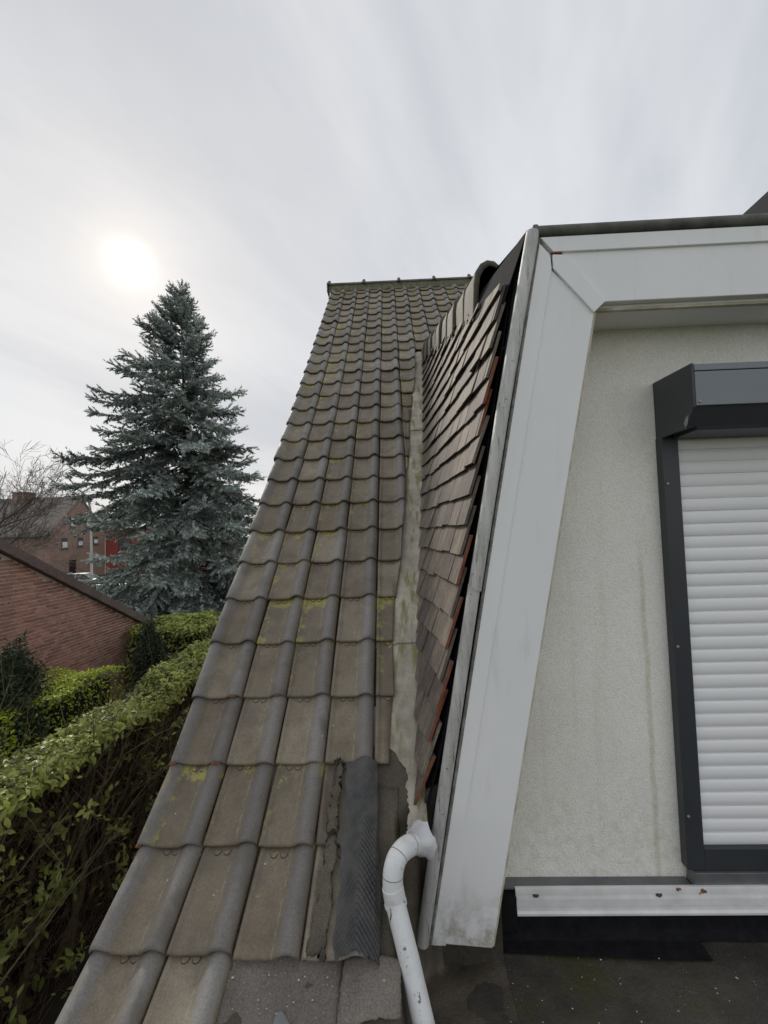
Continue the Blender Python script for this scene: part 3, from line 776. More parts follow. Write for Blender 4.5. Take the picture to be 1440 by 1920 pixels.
# cheek: plane of plain tiles, leaning and slightly splayed
CB = Vector((.128, 1.72, -.952)); NRM = Vector((-.97918, -.08911, .18238)).normalized()
H = Vector((-.09063, .99588, 0)).normalized(); V_ = H.cross(NRM); V_ = V_ if V_.z > 0 else -V_
def c2w(h, v, o): return CB + H * h + V_ * v + NRM * o
def w2c(p): q = Vector(p) - CB; return q.dot(H), q.dot(V_)
def foot_h(v):      # h where the cheek meets the roof for a given v
    lo, hi = -.4, 4.5
    for _ in range(40):
        m_ = (lo + hi) / 2; p = c2w(m_, v, 0)
        if p.z > roofz(p.y) - .01: lo = m_
        else: hi = m_
    return lo
PT0 = w2c((.51, 1.72, 1.03)); PT1 = w2c((.42, 4.98, 2.10))
def clip(poly, a, b_, c_):   # keep a*h + b*v <= c
    out = []
    for i in range(len(poly)):
        p, q = poly[i], poly[(i + 1) % len(poly)]
        dp, dq = a * p[0] + b_ * p[1] - c_, a * q[0] + b_ * q[1] - c_
        if dp <= 0: out.append(p)
        if dp * dq < 0:
            t = dp / (dp - dq); out.append((p[0] + (q[0] - p[0]) * t, p[1] + (q[1] - p[1]) * t))
    return out
def warp(p, h, v):
    d_ = max(0, foot_h(v) - h)
    k = .012 + .030 * min(1, max(0, (.7 - p.z) / 1.3))
    return p + Vector((-1, 0, 0)) * k * math.exp(-d_ / .30)
cheek_b = MB()
grid = []
for i in range(30):
    v = -.30 + 3.55 * i / 29; fh = foot_h(v) + .04
    for k in range(8):
        h = -.05 + (fh + .05) * k / 7; h = min(h, fh)
        # keep below the top edge
        grid.append((h, v))
def topv(h): return PT0[1] + (PT1[1] - PT0[1]) * (h - PT0[0]) / (PT1[0] - PT0[0])
for (h, v) in grid:
    v2 = min(v, topv(h) - .01); cheek_b.v.append(tuple(warp(c2w(h, v2, -.012), h, v2)))
for i in range(29):
    for k in range(7): cheek_b.f.append((i * 8 + k, i * 8 + k + 1, (i + 1) * 8 + k + 1, (i + 1) * 8 + k)); cheek_b.m.append(0)
cheek = cheek_b.build('cheek', 'black_felt_and_shade', dorm)
EXPO, CW, CLEN, CT = .124, .160, .205, .012
ncheek = 0
for r_ in range(28):
    vb = -.26 + EXPO * r_ + random.gauss(0, .002)
    fh = foot_h(vb + .06)
    x_off = -(r_ % 2) * CW * .5 - random.uniform(0, .02)
    nc = int((fh + .4) / CW) + 4
    for k in range(nc):
        h0 = -.06 + x_off + k * CW + random.gauss(0, .002); h1 = h0 + CW - .004
        vj = vb + random.gauss(0, .0035)
        poly = [(h0, vj), (h1, vj + random.gauss(0, .002)), (h1, vj + CLEN), (h0, vj + CLEN)]
        fr = -.048 + random.uniform(-.006, .014) + (.010 if r_ % 2 else 0)
        poly = clip(poly, -1, 0, -fr)
        if len(poly) < 3: continue
        fa, fb_ = foot_h(vj - .02), foot_h(vj + .23)
        # h <= line through (fa, vj-.02),(fb, vj+.23)
        sl_ = (fb_ - fa) / .25
        poly = clip(poly, 1, -sl_, fa - sl_ * (vj - .02) + .012)
        if len(poly) < 3: continue
        st_ = (PT1[1] - PT0[1]) / (PT1[0] - PT0[0])
        poly = clip(poly, -st_, 1, PT0[1] - st_ * PT0[0] - .01)
        if len(poly) < 3: continue
        area = abs(sum(poly[i][0] * poly[(i + 1) % len(poly)][1] - poly[(i + 1) % len(poly)][0] * poly[i][1] for i in range(len(poly)))) / 2
        if area < .0025: continue
        lift = .029 + random.gauss(0, .0018)
        if random.random() < .06: lift += .008
        def out(h, v, e): 
            return warp(c2w(h, v, lift * (1 - (v - vj) / CLEN) + e), h, v)
        m = MB(); n = len(poly)
        m.v = [tuple(out(h, v, 0)) for h, v in poly] + [tuple(out(h, v, CT)) for h, v in poly]
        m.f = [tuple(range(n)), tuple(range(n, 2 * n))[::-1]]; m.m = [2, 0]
        firstc = h0 < fr + .001
        for i in range(n):
            jn = (i + 1) % n
            front = abs(poly[i][0] - fr) < 1e-4 and abs(poly[jn][0] - fr) < 1e-4
            m.f.append((i, jn, n + jn, n + i)); m.m.append((1 if random.random() < .36 else 0) if front else (2 if poly[i][1] < vj + .02 and poly[jn][1] < vj + .02 else 0))  # butts take the dark colour that paints the shade between courses
        me = m.mesh('cheek_tile', ['weathered_plain_tile', 'fresh_clay', 'shade_and_grime'])
        bm = bmesh.new(); bm.from_mesh(me); bmesh.ops.recalc_face_normals(bm, faces=bm.faces[:]); bm.to_mesh(me); bm.free()
        o = bpy.data.objects.new('cheek_tile', me); COL.objects.link(o); o.parent = cheek
        ncheek += 1
# side closing strip (dark) between the cheek tiles and the trim
b = MB(); A0 = c2w(-.045, -.62, -.02); A1 = c2w(-.045, PT0[1] + .02, -.02)
b.add([A0, A1, (.575, YF + .02, 1.20), (.075, YF + .02, -1.54)], [(0, 1, 2, 3)]); b.build('edge_felt', 'black_felt_and_shade', dorm)
# dormer roof (low slope) and its right side, closing the body
b = MB()
b.add([(.56, 1.665, 1.20), (3.6, 1.665, 1.205), (3.6, 4.98, 2.19), (.42, 4.98, 2.19)], [(0, 1, 2, 3)])
b.add([(3.6, 1.70, -1.6), (3.6, 1.70, 1.2), (3.6, 4.98, 2.19)], [(0, 1, 2)])
b.build('dormer_roof', 'bitumen', dorm)
# ridge tiles capping the cheek's top edge
def cap_mesh():
    m = MB(); out_ = [(-.082, -.195), (-.080, -.03), (-.072, .022), (-.050, .054), (-.018, .068), (.016, .062), (.044, .040), (.066, .012), (.095, -.008), (.13, -.016)]
    inn = [(x * .82 + .006, z - .022 if k > 0 else z) for k, (x, z) in enumerate(out_)]
    n = len(out_); L = .37
    secs = [(0, 1.04, 0), (.004, 1.08, 0), (.05, 1.06, 0), (.055, 1.0, 0), (L, .88, -.02)]
    for y, s_, dz_ in secs: m.v += [(x * s_, y, z * s_ + dz_) for x, z in out_]
    for i in range(len(secs) - 1):
        for k in range(n - 1): m.f.append((i * n + k, i * n + k + 1, (i + 1) * n + k + 1, (i + 1) * n + k)); m.m.append(0)
    o = len(m.v); m.v += [(x, 0, z) for x, z in inn]; m.v += [(x * .9, L, z * .9 - .016) for x, z in inn]
    for k in range(n - 1):
        m.f.append((o + k, o + k + 1, k + 1, k)); m.m.append(0)
        m.f.append((o + n + k, o + n + k + 1, o + k + 1, o + k)); m.m.append(1)  # hollow inside coloured black, its shade painted in
    return m.mesh('cap_tile', ['ridge_tile', 'black_felt_and_shade'], True)
cm = cap_mesh()
e0 = Vector((.525, 2.10, 1.295)); e1 = Vector((.425, 5.0, 2.205)); dirv = (e1 - e0).normalized()
az = math.atan2(-dirv.x, dirv.y); el = math.asin(dirv.z)
for k in range(9):
    p = e0 + dirv * (.335 * k)
    o = link('cap_tile', cm, dorm)
    o.matrix_basis = Matrix.Translation(p + Vector((random.gauss(0, .004), 0, random.gauss(0, .005)))) @ Matrix.Rotation(az, 4, 'Z') @ Matrix.Rotation(el + R(1.5), 4, 'X') @ Matrix.Rotation(R(random.gauss(0, 2)), 4, 'Y')
# rough mortar under the caps and the black flap at the front
b = MB()
for k in range(260):
    p = e0 + dirv * (2.95 * random.random() + .03); a = random.uniform(.008, .022)
    q = p + Vector((-.072 + random.gauss(0, .012), 0, -.195 + random.gauss(0, .016)))
    m8 = [q + Vector((random.uniform(-a, a), random.uniform(-a, a) * 1.5, random.uniform(-a, a))) for _ in range(4)]
    b.add(m8, [(0, 1, 2), (0, 2, 3), (0, 3, 1), (1, 3, 2)])
b.build('cap_mortar', 'shade_and_grime', dorm)['kind'] = 'stuff'
b = MB()
pts = [(.572, 1.668, 1.215), (.470, 1.70, .93), (.452, 1.98, 1.05), (.440, 2.12, 1.08), (.475, 2.16, 1.24), (.60, 2.18, 1.36), (.63, 1.9, 1.29)]
b.add(pts, [(0, 1, 2), (0, 2, 4), (2, 3, 4), (0, 4, 6), (4, 5, 6)]); o = b.build('lead_flap', 'black_felt_and_shade', dorm)
md = o.modifiers.new('t', 'SOLIDIFY'); md.thickness = .004

b = MB(); b.add([(.02, 1.705, -1.70), (.075, 1.69, -1.02), (.36, 1.72, -.9), (.36, 1.72, -1.70)], [(0, 1, 2, 3)]); b.build('foot_felt', 'bitumen', dorm)
# ------------------------------------------------------------------ roller shutter
sh = thing('roller_shutter', 'closed white roller shutter in anthracite box and guide frame', 'roller shutter', (2.2, 1.86, -1.46))
XR = 3.25
def xprism(prof, x0, x1, name, matn, parent, bevel=0):
    b = MB(); b.prism([(x0, y, z) for y, z in prof], (x1 - x0, 0, 0)); return b.build(name, matn, parent, bevel=bevel)
xprism([(1.888, .386), (1.888, .628), (1.648, .620), (1.650, .456), (1.694, .384), (1.862, .384)], 1.180, XR, 'shutter_box', 'anthracite', sh)
xprism([(1.888, .380), (1.888, .632), (1.641, .624), (1.643, .452), (1.690, .378), (1.850, .374)], 1.170, 1.179, 'end_plate', 'anthracite', sh, .001)
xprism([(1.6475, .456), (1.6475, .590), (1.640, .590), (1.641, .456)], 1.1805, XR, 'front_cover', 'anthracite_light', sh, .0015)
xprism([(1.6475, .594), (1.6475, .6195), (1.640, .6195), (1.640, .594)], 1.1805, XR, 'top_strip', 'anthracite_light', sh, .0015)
xprism([(1.694, .3835), (1.73, .3835), (1.84, .3835), (1.84, .366), (1.70, .371)], 1.215, XR, 'bottom_lip', 'anthracite', sh, .001)
b = MB(); b.box((1.166, 1.846, -1.450), (1.2385, 1.888, .379)); b.build('guide_rail', 'anthracite', sh, bevel=.003)
b = MB(); b.box((1.2395, 1.848, -1.452), (XR, 1.887, -1.366)); b.build('bottom_frame', 'anthracite', sh, bevel=.002)
for z in (.171, -.528, -1.231):
    b = MB(); b.tube([(1.180, 1.8465, z), (1.180, 1.842, z), (1.180, 1.8395, z), (1.180, 1.8385, z)], [.0065, .0065, .005, .002], 12); b.build('screw', 'screw', sh)
b = MB(); b.tube([(1.193, 1.6405, .470), (1.193, 1.638, .470), (1.193, 1.6365, .470)], [.005, .0045, .002], 12); b.build('screw', 'screw', sh)
b = MB(); b.prism([(1.1785, 1.672, .428), (1.1785, 1.682, .392), (1.1785, 1.694, .379), (1.1785, 1.70, .398), (1.1785, 1.69, .42)], (-.0105, 0, 0)); b.build('scrape', 'scraped_metal', sh)
# slats
PITCH = .0545; m = MB()
sp = [(0, 0), (-.0015, .003), (-.0050, .010), (-.0062, .024), (-.0055, .036), (-.0030, .0455), (-.0005, .0495), (.003, .0500), (.003, .0545)]
nsp = len(sp)
m.v = [(0, y, z) for y, z in sp] + [(XR - 1.236, y, z) for y, z in sp]
for k in range(nsp - 1): m.f.append((k, nsp + k, nsp + k + 1, k + 1)); m.m.append(0)
me = m.mesh('slat', 'white_slat'); me.polygons.foreach_set('use_smooth', [k < 6 for k in range(nsp - 1)])
for k in range(32):
    o = link('slat', me, sh); o.location = (1.236, 1.872 + random.gauss(0, .0006), -1.366 + PITCH * k + random.gauss(0, .0002)); o.rotation_euler = (R(random.gauss(0, .35)), R(random.gauss(0, .02)), 0)
b = MB(); b.box((1.2, 1.8765, -1.45), (XR, 1.887, .38)); b.build('back_panel', 'anthracite', sh)
b = MB(); b.prism([(1.180, 1.835, -1.512), (3.3, 1.835, -1.512), (3.3, 1.838, -1.456), (1.190, 1.838, -1.456)], (0, .05, 0)); b.build('sill', 'zinc', sh, bevel=.002)

# ------------------------------------------------------------------ white drain pipe
pipe = thing('drain_pipe', 'white plastic drain pipe curving down beside the dormer', 'drain pipe', (.04, 1.49, -1.70))
a0 = Vector((.055, 1.535, -1.105)); e = [a0, Vector((.020, 1.500, -1.090))]
p1 = Vector((-.060, 1.415, -1.150)); p2 = Vector((-.052, 1.405, -1.215)); c0 = Vector((-.035, 1.465, -1.075))
elb = []
A_, B_, C_, D_ = Vector((.020, 1.500, -1.085)), Vector((-.030, 1.445, -1.062)), Vector((-.060, 1.402, -1.07)), Vector((-.051, 1.402, -1.175))
for k in range(15):
    t = k / 14; elb.append(A_ * (1 - t) ** 3 + B_ * 3 * t * (1 - t) ** 2 + C_ * 3 * t * t * (1 - t) + D_ * t ** 3)
b = MB(); b.tube(elb, .0330, 20); b.build('elbow', 'white_pvc', pipe, smooth=True)
for q_ in (1, 6, 11):
    b = MB(); d_ = (elb[q_ + 1] - elb[q_]).normalized(); b.tube([elb[q_] - d_ * .0012, elb[q_] + d_ * .0012], .0333, 20); b.build('seam', 'grimy_joint', pipe, smooth=True)
b = MB(); b.tube([Vector((-.0530, 1.402, -1.148)), Vector((-.0445, 1.397, -1.196))], .0348, 20); b.tube([Vector((-.0455, 1.398, -1.190)), Vector((-.0440, 1.397, -1.199))], .0366, 20); b.build('socket', 'white_pvc', pipe, smooth=True)
b = MB(); b.tube([Vector((-.051, 1.400, -1.175)), Vector((-.006, 1.335, -1.31)), Vector((.045, 1.25, -1.475)), Vector((.105, 1.15, -1.70))], .0318, 20); b.build('pipe', 'white_pvc', pipe, smooth=True)
b = MB(); ring0 = []; 
cn = [(Vector((.016, 1.496, -1.084)), .0318), (Vector((.026, 1.507, -1.088)), .034), (Vector((.044, 1.528, -1.096)), .047), (Vector((.056, 1.542, -1.10)), .056)]
b.tube([c for c, _ in cn], [r_ for _, r_ in cn], 18)
for i, v in enumerate(b.v[:72]):
    q = Vector(v) + Vector((random.gauss(0, .003), random.gauss(0, .003), random.gauss(0, .004))); b.v[i] = tuple(q)
b.f = b.f[:-2]; b.m = b.m[:-2]
b.build('foil_collar', 'foil', pipe, smooth=True)

# ------------------------------------------------------------------ taller roof slope beyond the dormer
up = thing('upper_roof', 'dark verge of a taller roof peeking above the white fascia', 'roof', (6.4, 6.0, 2.0))
b = MB(); b.prism([(4.86, 5.0, 3.62), (6.8, 5.0, 5.75), (6.8, 5.0, 5.87), (4.80, 5.0, 3.68)], (0, 4.0, 0)); b.build('roof_slope', 'black_felt_and_shade', up)
b = MB(); b.prism([(5.4, 5.2, 1.5), (6.7, 5.2, 1.5), (6.7, 5.2, 5.6), (5.4, 5.2, 4.3)], (0, 3.6, 0)); b.build('wall', 'house_brick', up)

# ------------------------------------------------------------------ neighbour's brick garage
gar = thing('brick_garage', 'red brick garage gable with dark sloping verge beyond the hedge', 'garage', (-9.5, 6.5, GZ))
GX = -6.8; GS = math.tan(R(27.8)); BH, BW, JT = .066, .218, .0175
def verge_z(y): return -.15 - (y - 7.12) * GS
b = MB()   # the wall body is the mortar the bricks stand proud of
b.prism([(GX - .012, 1.0, GZ), (GX - .012, 11.0, GZ), (GX - .012, 11.0, verge_z(11.0) - .06), (GX - .012, 3.4, verge_z(3.4) - .06), (GX - .012, 1.0, verge_z(3.4) - .06 - 2.4 * GS)], (-6.0, 0, 0))
gwall = b.build('wall', 'mortar', gar)
bm_ = MB(); bm_.box((-.0, 0, 0), (.014, BW - JT, BH - JT)); brick_full = bm_.mesh('brick', 'brick')
bm_ = MB(); bm_.box((-.0, 0, 0), (.014, BW / 2 - JT, BH - JT)); brick_half = bm_.mesh('brick_half', 'brick')
cands = []; restV = MB()
for r_ in range(int((0.5 - GZ) / BH)):
    z = GZ + r_ * BH
    y = 5.2 + random.uniform(-.2, 0)
    while y < 10.95:
        half = random.random() < .17
        Lb = BW / 2 if half else BW
        if z + BH < min(verge_z(y), verge_z(y + Lb)) - .06 and y + Lb < 10.98: cands.append((y, z, half))
        y += Lb
def vis(c):     # what the photograph shows of the wall, nearest first
    y, z, hf = c
    sx = 745 + 780 * GX / y; sy = 1015 - 780 * z / y
    return 0 <= sx <= 285 and sy < 1330 - sx * .35
shown = sorted([c for c in cands if vis(c)], key=lambda c: (c[0], -c[1]))
shown_small = shown[300:]; pick = set(shown[:300])
for c in cands:
    y, z, hf = c; pr = random.uniform(-.003, .003)
    if c in pick:
        o = bpy.data.objects.new('brick', brick_half if hf else brick_full); COL.objects.link(o); o.parent = gwall
        o.location = (GX - .012 + pr, y, z); o.rotation_euler = (R(random.gauss(0, .4)), 0, 0)
    else:
        restV.box((GX - .012, y, z), (GX + .002 + pr, y + (BW / 2 if hf else BW) - JT, z + BH - JT), random.randrange(4))
for k, (ca, cb) in enumerate([((.33, .17, .125), (.43, .24, .18)), ((.38, .205, .155), (.48, .275, .21)), ((.27, .135, .10), (.36, .19, .145)), ((.36, .21, .165), (.46, .28, .225))]):
    simple('brick_joined_%d' % k, ca, cb, 9, .9, .3, 160)
o = restV.build('bricks', ['brick_joined_%d' % k for k in range(4)], gwall); o['kind'] = 'stuff'
b = MB(); b.prism([(GX + .06, 11.35, verge_z(11.35) + .02), (GX + .06, 3.4, verge_z(3.4) + .02), (GX + .06, 3.4, verge_z(3.4) + .06), (GX + .06, 11.35, verge_z(11.35) + .06)], (-6.2, 0, 0)); 
b.prism([(GX + .06, 3.4, verge_z(3.4) + .02), (GX + .06, -1.0, verge_z(3.4) + .02 - 4.4 * GS), (GX + .06, -1.0, verge_z(3.4) + .06 - 4.4 * GS), (GX + .06, 3.4, verge_z(3.4) + .06)], (-6.2, 0, 0))
b.build('roof', 'verge_tile', gar)
vm = MB(); vm.prism([(.11, 0, -.105), (.11, .33, -.105), (.11, .345, .045), (.11, -.005, .068)], (-.16, 0, 0))
vme = vm.mesh('verge_tile', 'verge_tile')
k = 0; y = 3.5
while y < 11.25:
    o = link('verge_tile', vme, gar); o.matrix_basis = Matrix.Translation((GX + .004 + random.gauss(0, .002), y, verge_z(y))) @ Matrix.Rotation(-R(27.8) + R(1.2), 4, 'X')
    y += .30; k += 1
b = MB(); b.prism([(GX + .008, 11.3, verge_z(11.3) - .12), (GX + .008, 3.5, verge_z(3.5) - .12), (GX + .008, 3.5, verge_z(3.5) - .06), (GX + .008, 11.3, verge_z(11.3) - .06)], (-.05, 0, 0)); b.build('barge_board', 'rubber', gar)

# ------------------------------------------------------------------ vegetation helpers
def leaf_quads(P, Nn, size, asp=.42, fold=.25, curl=0):
    """P (n,3) positions, Nn (n,3) leaf normals -> pointed leaves of 4 triangles"""
    n = len(P); Nn = Nn / np.linalg.norm(Nn, axis=1, keepdims=True)
    ref = rng.normal(size=(n, 3)); T = ref - Nn * (ref * Nn).sum(1, keepdims=True); T /= np.linalg.norm(T, axis=1, keepdims=True)
    B = np.cross(Nn, T); s = size[:, None]
    base = P; tip = P + T * s - Nn * s * .12; m1 = P + T * s * .45
    l = m1 + B * s * asp * .5 + Nn * s * fold * .3; r = m1 - B * s * asp * .5 + Nn * s * fold * .3
    q1 = P + T * s * .78
    l2 = q1 + B * s * asp * .32 + Nn * s * fold * .12 - Nn * s * .05; r2 = q1 - B * s * asp * .32 + Nn * s * fold * .12 - Nn * s * .05
    mid = q1 - Nn * s * .06
    V = np.stack([base, l, m1, r, l2, mid, r2, tip], 1).reshape(-1, 3)
    f = np.array([(0, 2, 1), (0, 3, 2), (1, 2, 5), (1, 5, 4), (2, 3, 6), (2, 6, 5), (4, 5, 7), (5, 6, 7)])
    Fc = (f[None] + (np.arange(n) * 8)[:, None, None]).reshape(-1, 3)
    return V, Fc
def foliage(name, P, Nn, size, tint, matn, parent, singles=0, key=None, asp=.42):
    P = np.asarray(P); Nn = np.asarray(Nn); size = np.asarray(size); tint = np.clip(np.asarray(tint), 0, 1)
    idx = np.arange(len(P))
    if singles:
        order = np.argsort(key); near = order[:singles]; idx = order[singles:]
        for i in near:
            V, Fc = leaf_quads(np.zeros((1, 3)), Nn[i:i + 1], size[i:i + 1], asp)
            o = link('leaf', npmesh('leaf', V, Fc, matn, np.full(8, tint[i]), True), parent)
            o.location = P[i]
    V, Fc = leaf_quads(P[idx], Nn[idx], size[idx], asp)
    o = link(name, npmesh(name, V, Fc, matn, np.repeat(tint[idx], 8), False), parent); o['kind'] = 'stuff'
    return o
def sticks(name, A, B, r0, r1, matn, parent):
    """many straight three-sided sticks in one mesh"""
    A = np.asarray(A); B = np.asarray(B); n = len(A); r0 = np.broadcast_to(r0, n)[:, None]; r1 = np.broadcast_to(r1, n)[:, None]
    T = B - A; T /= np.linalg.norm(T, axis=1, keepdims=True) + 1e-9
    ref = np.where(np.abs(T[:, 2:3]) < .9, np.array([[0, 0, 1.]]), np.array([[1., 0, 0]]))
    u = np.cross(T, ref); u /= np.linalg.norm(u, axis=1, keepdims=True); v = np.cross(T, u)
    V = []
    for P, r_ in ((A, r0), (B, r1)):
        for k in range(3):
            a = 2 * math.pi * k / 3; V.append(P + (u * math.cos(a) + v * math.sin(a)) * r_)
    V = np.stack(V, 1).reshape(-1, 3)
    f = np.array([(0, 1, 4, 3), (1, 2, 5, 4), (2, 0, 3, 5)]); Fc = (f[None] + (np.arange(n) * 6)[:, None, None]).reshape(-1, 4)
    o = link(name, npmesh(name, V, Fc, matn), parent); o['kind'] = 'stuff'; return o

# ------------------------------------------------------------------ near laurel hedge along the house
hedge = thing('laurel_hedge', 'clipped laurel hedge with leafy top and bare twiggy side beside the roof', 'hedge', (-4.2, 6.5, GZ))
HX0, HX1, HZ = -4.22, -3.50, -2.27
def hump(x, y): return HZ + .07 * math.sin(1.7 * y + .6) + .05 * math.sin(4.1 * y + 2 * x) + .05 * math.sin(3 * x + y) - .25 * max(0, abs((x - (HX0 + HX1) / 2) / ((HX1 - HX0) / 2)) - .8) ** 2 * 2.5
n = 12000
x = rng.uniform(HX0 - .05, HX1 + .04, n); y = 2.6 + (11.2 - 2.6) * rng.uniform(0, 1, n) ** 1.1
dep = np.abs(rng.exponential(.055, n))
z = np.array([hump(a, c) for a, c in zip(x, y)]) - dep + rng.normal(0, .018, n)
P = np.stack([x, y, z], 1)
Nn = np.stack([rng.normal(.08, .5, n), rng.normal(-.05, .5, n), np.full(n, 1.0)], 1)
size = rng.uniform(.04, .115, n)
clump = np.array([math.sin(5.3 * a + 1.1 * c) * math.sin(4.7 * c - 2.2 * a) for a, c in zip(x, y)])
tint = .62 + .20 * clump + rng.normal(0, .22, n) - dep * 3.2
# leaves spilling over the edge towards the house, and sparse sprigs on the bare side
n2 = 2600
y2 = 2.6 + 8.4 * rng.uniform(0, 1, n2); dd = np.abs(rng.exponential(.045, n2))
x2 = HX1 + .02 + rng.normal(0, .07, n2) - dd * .10
P2 = np.stack([x2, y2, np.array([hump(HX1, c) for c in y2]) - .02 - dd], 1)
N2 = np.stack([np.full(n2, .8), rng.normal(-.2, .5, n2), rng.normal(.7, .4, n2)], 1)
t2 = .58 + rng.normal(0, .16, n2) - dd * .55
PS, NS, SS, TS = [P, P2], [Nn, N2], [size, rng.uniform(.06, .11, n2)], [tint, t2]
twA, twB = [], []
for k in range(170):       # sprigs: a short shoot with a handful of leaves
    yb = 2.4 + 8.0 * random.random() ** 1.2; zb = HZ - .42 - 1.9 * random.random() ** 1.1; xb = HX1 + random.uniform(-.28, .14)
    p = np.array([xb, yb, zb]); q = p + np.array([random.uniform(.05, .25), random.uniform(-.12, .12), random.uniform(.05, .25)])
    twA.append(p); twB.append(q); m_ = random.randint(5, 17)
    tt = rng.uniform(.2, 1.05, m_)[:, None]
    PS.append(p + (q - p) * tt + rng.normal(0, .035, (m_, 3))); NS.append(np.stack([rng.normal(.5, .5, m_), rng.normal(-.35, .5, m_), rng.normal(.7, .4, m_)], 1))
    SS.append(rng.uniform(.045, .115, m_)); TS.append(rng.uniform(.25, .6) + rng.normal(0, .09, m_))
P = np.concatenate(PS); Nn = np.concatenate(NS); size = np.concatenate(SS); tint = np.concatenate(TS)
# the 300 leaves that show largest: nearest ones inside the picture
rel = P @ np.array(F); sx = 720 + 780 * (P @ np.array(RT)) / rel; sy = 960 - 780 * (P @ np.array(UP)) / rel
key = np.where((sx > 0) & (sy < 1920) & (rel > 0), rel / size, 1e6)
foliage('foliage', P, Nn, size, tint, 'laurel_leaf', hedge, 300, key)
# crossing twigs of the bare side
A, B = list(twA), list(twB)
for k in range(6500):
    yb = 2.3 + 8.6 * random.random(); zb = HZ - .10 - 2.15 * random.random() ** .9; xb = HX1 - abs(random.gauss(0, .24)) + .06
    L = random.uniform(.12, .55); a = random.gauss(.0, .7); e_ = random.gauss(1.0, .5)
    A.append(np.array([xb, yb, zb])); B.append(np.array([xb + random.gauss(.03, .10), yb + L * math.sin(a), zb + L * math.cos(a) * math.sin(e_)]))
sticks('twigs', A, B, rng.uniform(.0018, .0045, len(A)), .0010, 'twig_brown', hedge)
# stems
def limb(mb, p, d_, L, r_, depth, kids=3):
    p = Vector(p); d_ = Vector(d_).normalized(); path = [p]; rad = [r_]; nseg = 5
    for i in range(nseg):
        d_ = (d_ + Vector((random.gauss(0, .16), random.gauss(0, .16), random.gauss(.03, .10)))).normalized()
        path.append(path[-1] + d_ * L / nseg); rad.append(r_ * (1 - .55 * (i + 1) / nseg))
    mb.tube(path, rad, 7 if r_ > .012 else 5)
    if depth:
        for k in range(kids):
            i = random.randint(2, nseg); side = Vector((random.gauss(.25, .6), random.gauss(0, .8), random.uniform(.2, .9)))
            limb(mb, path[i], d_ * .7 + side, L * random.uniform(.5, .8), rad[i] * random.uniform(.5, .75), depth - 1, kids)
for yb in np.arange(2.2, 10.8, .62):
    for q in range(2 if yb < 6 else 1):
        mb = MB(); limb(mb, (-3.9 + random.uniform(-.1, .3), yb + random.uniform(-.25, .25), GZ), (random.gauss(.12, .15), random.gauss(0, .25), 1), random.uniform(1.3, 1.8), random.uniform(.028, .050), 3 if yb < 6.5 else 2)
        mb.build('stem', 'bark_olive', hedge, smooth=True)
# dim inner mass so that no daylight shows through
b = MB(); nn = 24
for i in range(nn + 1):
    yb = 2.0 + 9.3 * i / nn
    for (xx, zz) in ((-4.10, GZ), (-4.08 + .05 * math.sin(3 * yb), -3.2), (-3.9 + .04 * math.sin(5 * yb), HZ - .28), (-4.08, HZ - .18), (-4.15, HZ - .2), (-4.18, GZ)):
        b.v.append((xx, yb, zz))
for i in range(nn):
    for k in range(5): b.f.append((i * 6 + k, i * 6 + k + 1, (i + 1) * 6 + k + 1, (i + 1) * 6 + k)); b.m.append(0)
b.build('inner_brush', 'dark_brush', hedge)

def block_hedge(name, label, cat, x0, x1, y0, y1, ztop, n, matn, smin, smax, base_t, sd=.16, parentloc=None, tilt=.5):
    t = thing(name, label, cat, ((x0 + x1) / 2, (y0 + y1) / 2, GZ))
    PS, NS, TS = [], [], []
    ax = (x1 - x0) * (y1 - y0); af = (x1 - x0) * (ztop - GZ) * .55; asd = (y1 - y0) * (ztop - GZ) * .45
    tot_ = ax * 1.6 + af + asd
    for area, kind in ((ax * 1.6, 't'), (af, 'f'), (asd, 's')):
        m_ = int(n * area / tot_); u1, u2 = rng.uniform(0, 1, m_), rng.uniform(0, 1, m_) ; dp = np.abs(rng.exponential(.05, m_))
        wav = .05 * np.sin(6 * u1 * (x1 - x0) + 2) + .05 * np.sin(5 * u2 * (y1 - y0))
        if kind == 't':
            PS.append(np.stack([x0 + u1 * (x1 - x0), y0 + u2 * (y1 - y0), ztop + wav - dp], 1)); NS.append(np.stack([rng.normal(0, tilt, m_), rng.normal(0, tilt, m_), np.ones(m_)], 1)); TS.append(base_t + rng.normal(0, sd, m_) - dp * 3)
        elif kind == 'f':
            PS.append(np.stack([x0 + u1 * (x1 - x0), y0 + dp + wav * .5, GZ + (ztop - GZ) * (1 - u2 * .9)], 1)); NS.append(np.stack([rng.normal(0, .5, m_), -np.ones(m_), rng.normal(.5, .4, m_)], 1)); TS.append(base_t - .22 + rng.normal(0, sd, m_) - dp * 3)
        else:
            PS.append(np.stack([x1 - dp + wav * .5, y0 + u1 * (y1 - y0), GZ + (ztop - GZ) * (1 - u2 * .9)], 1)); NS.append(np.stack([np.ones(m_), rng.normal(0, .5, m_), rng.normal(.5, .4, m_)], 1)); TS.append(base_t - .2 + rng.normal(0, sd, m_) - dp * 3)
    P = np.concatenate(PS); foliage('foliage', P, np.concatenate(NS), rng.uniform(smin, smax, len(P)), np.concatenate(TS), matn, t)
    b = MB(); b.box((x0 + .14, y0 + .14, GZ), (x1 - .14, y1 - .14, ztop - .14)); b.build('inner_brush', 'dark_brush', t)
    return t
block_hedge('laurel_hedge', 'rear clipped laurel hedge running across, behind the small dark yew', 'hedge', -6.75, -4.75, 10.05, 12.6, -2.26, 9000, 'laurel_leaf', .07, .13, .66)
block_hedge('golden_hedge', 'bright yellow-green clipped shrub in front of the brick gable', 'shrub', -5.75, -4.70, 4.9, 7.0, -2.12, 9000, 'golden_leaf', .035, .065, .55, .2)

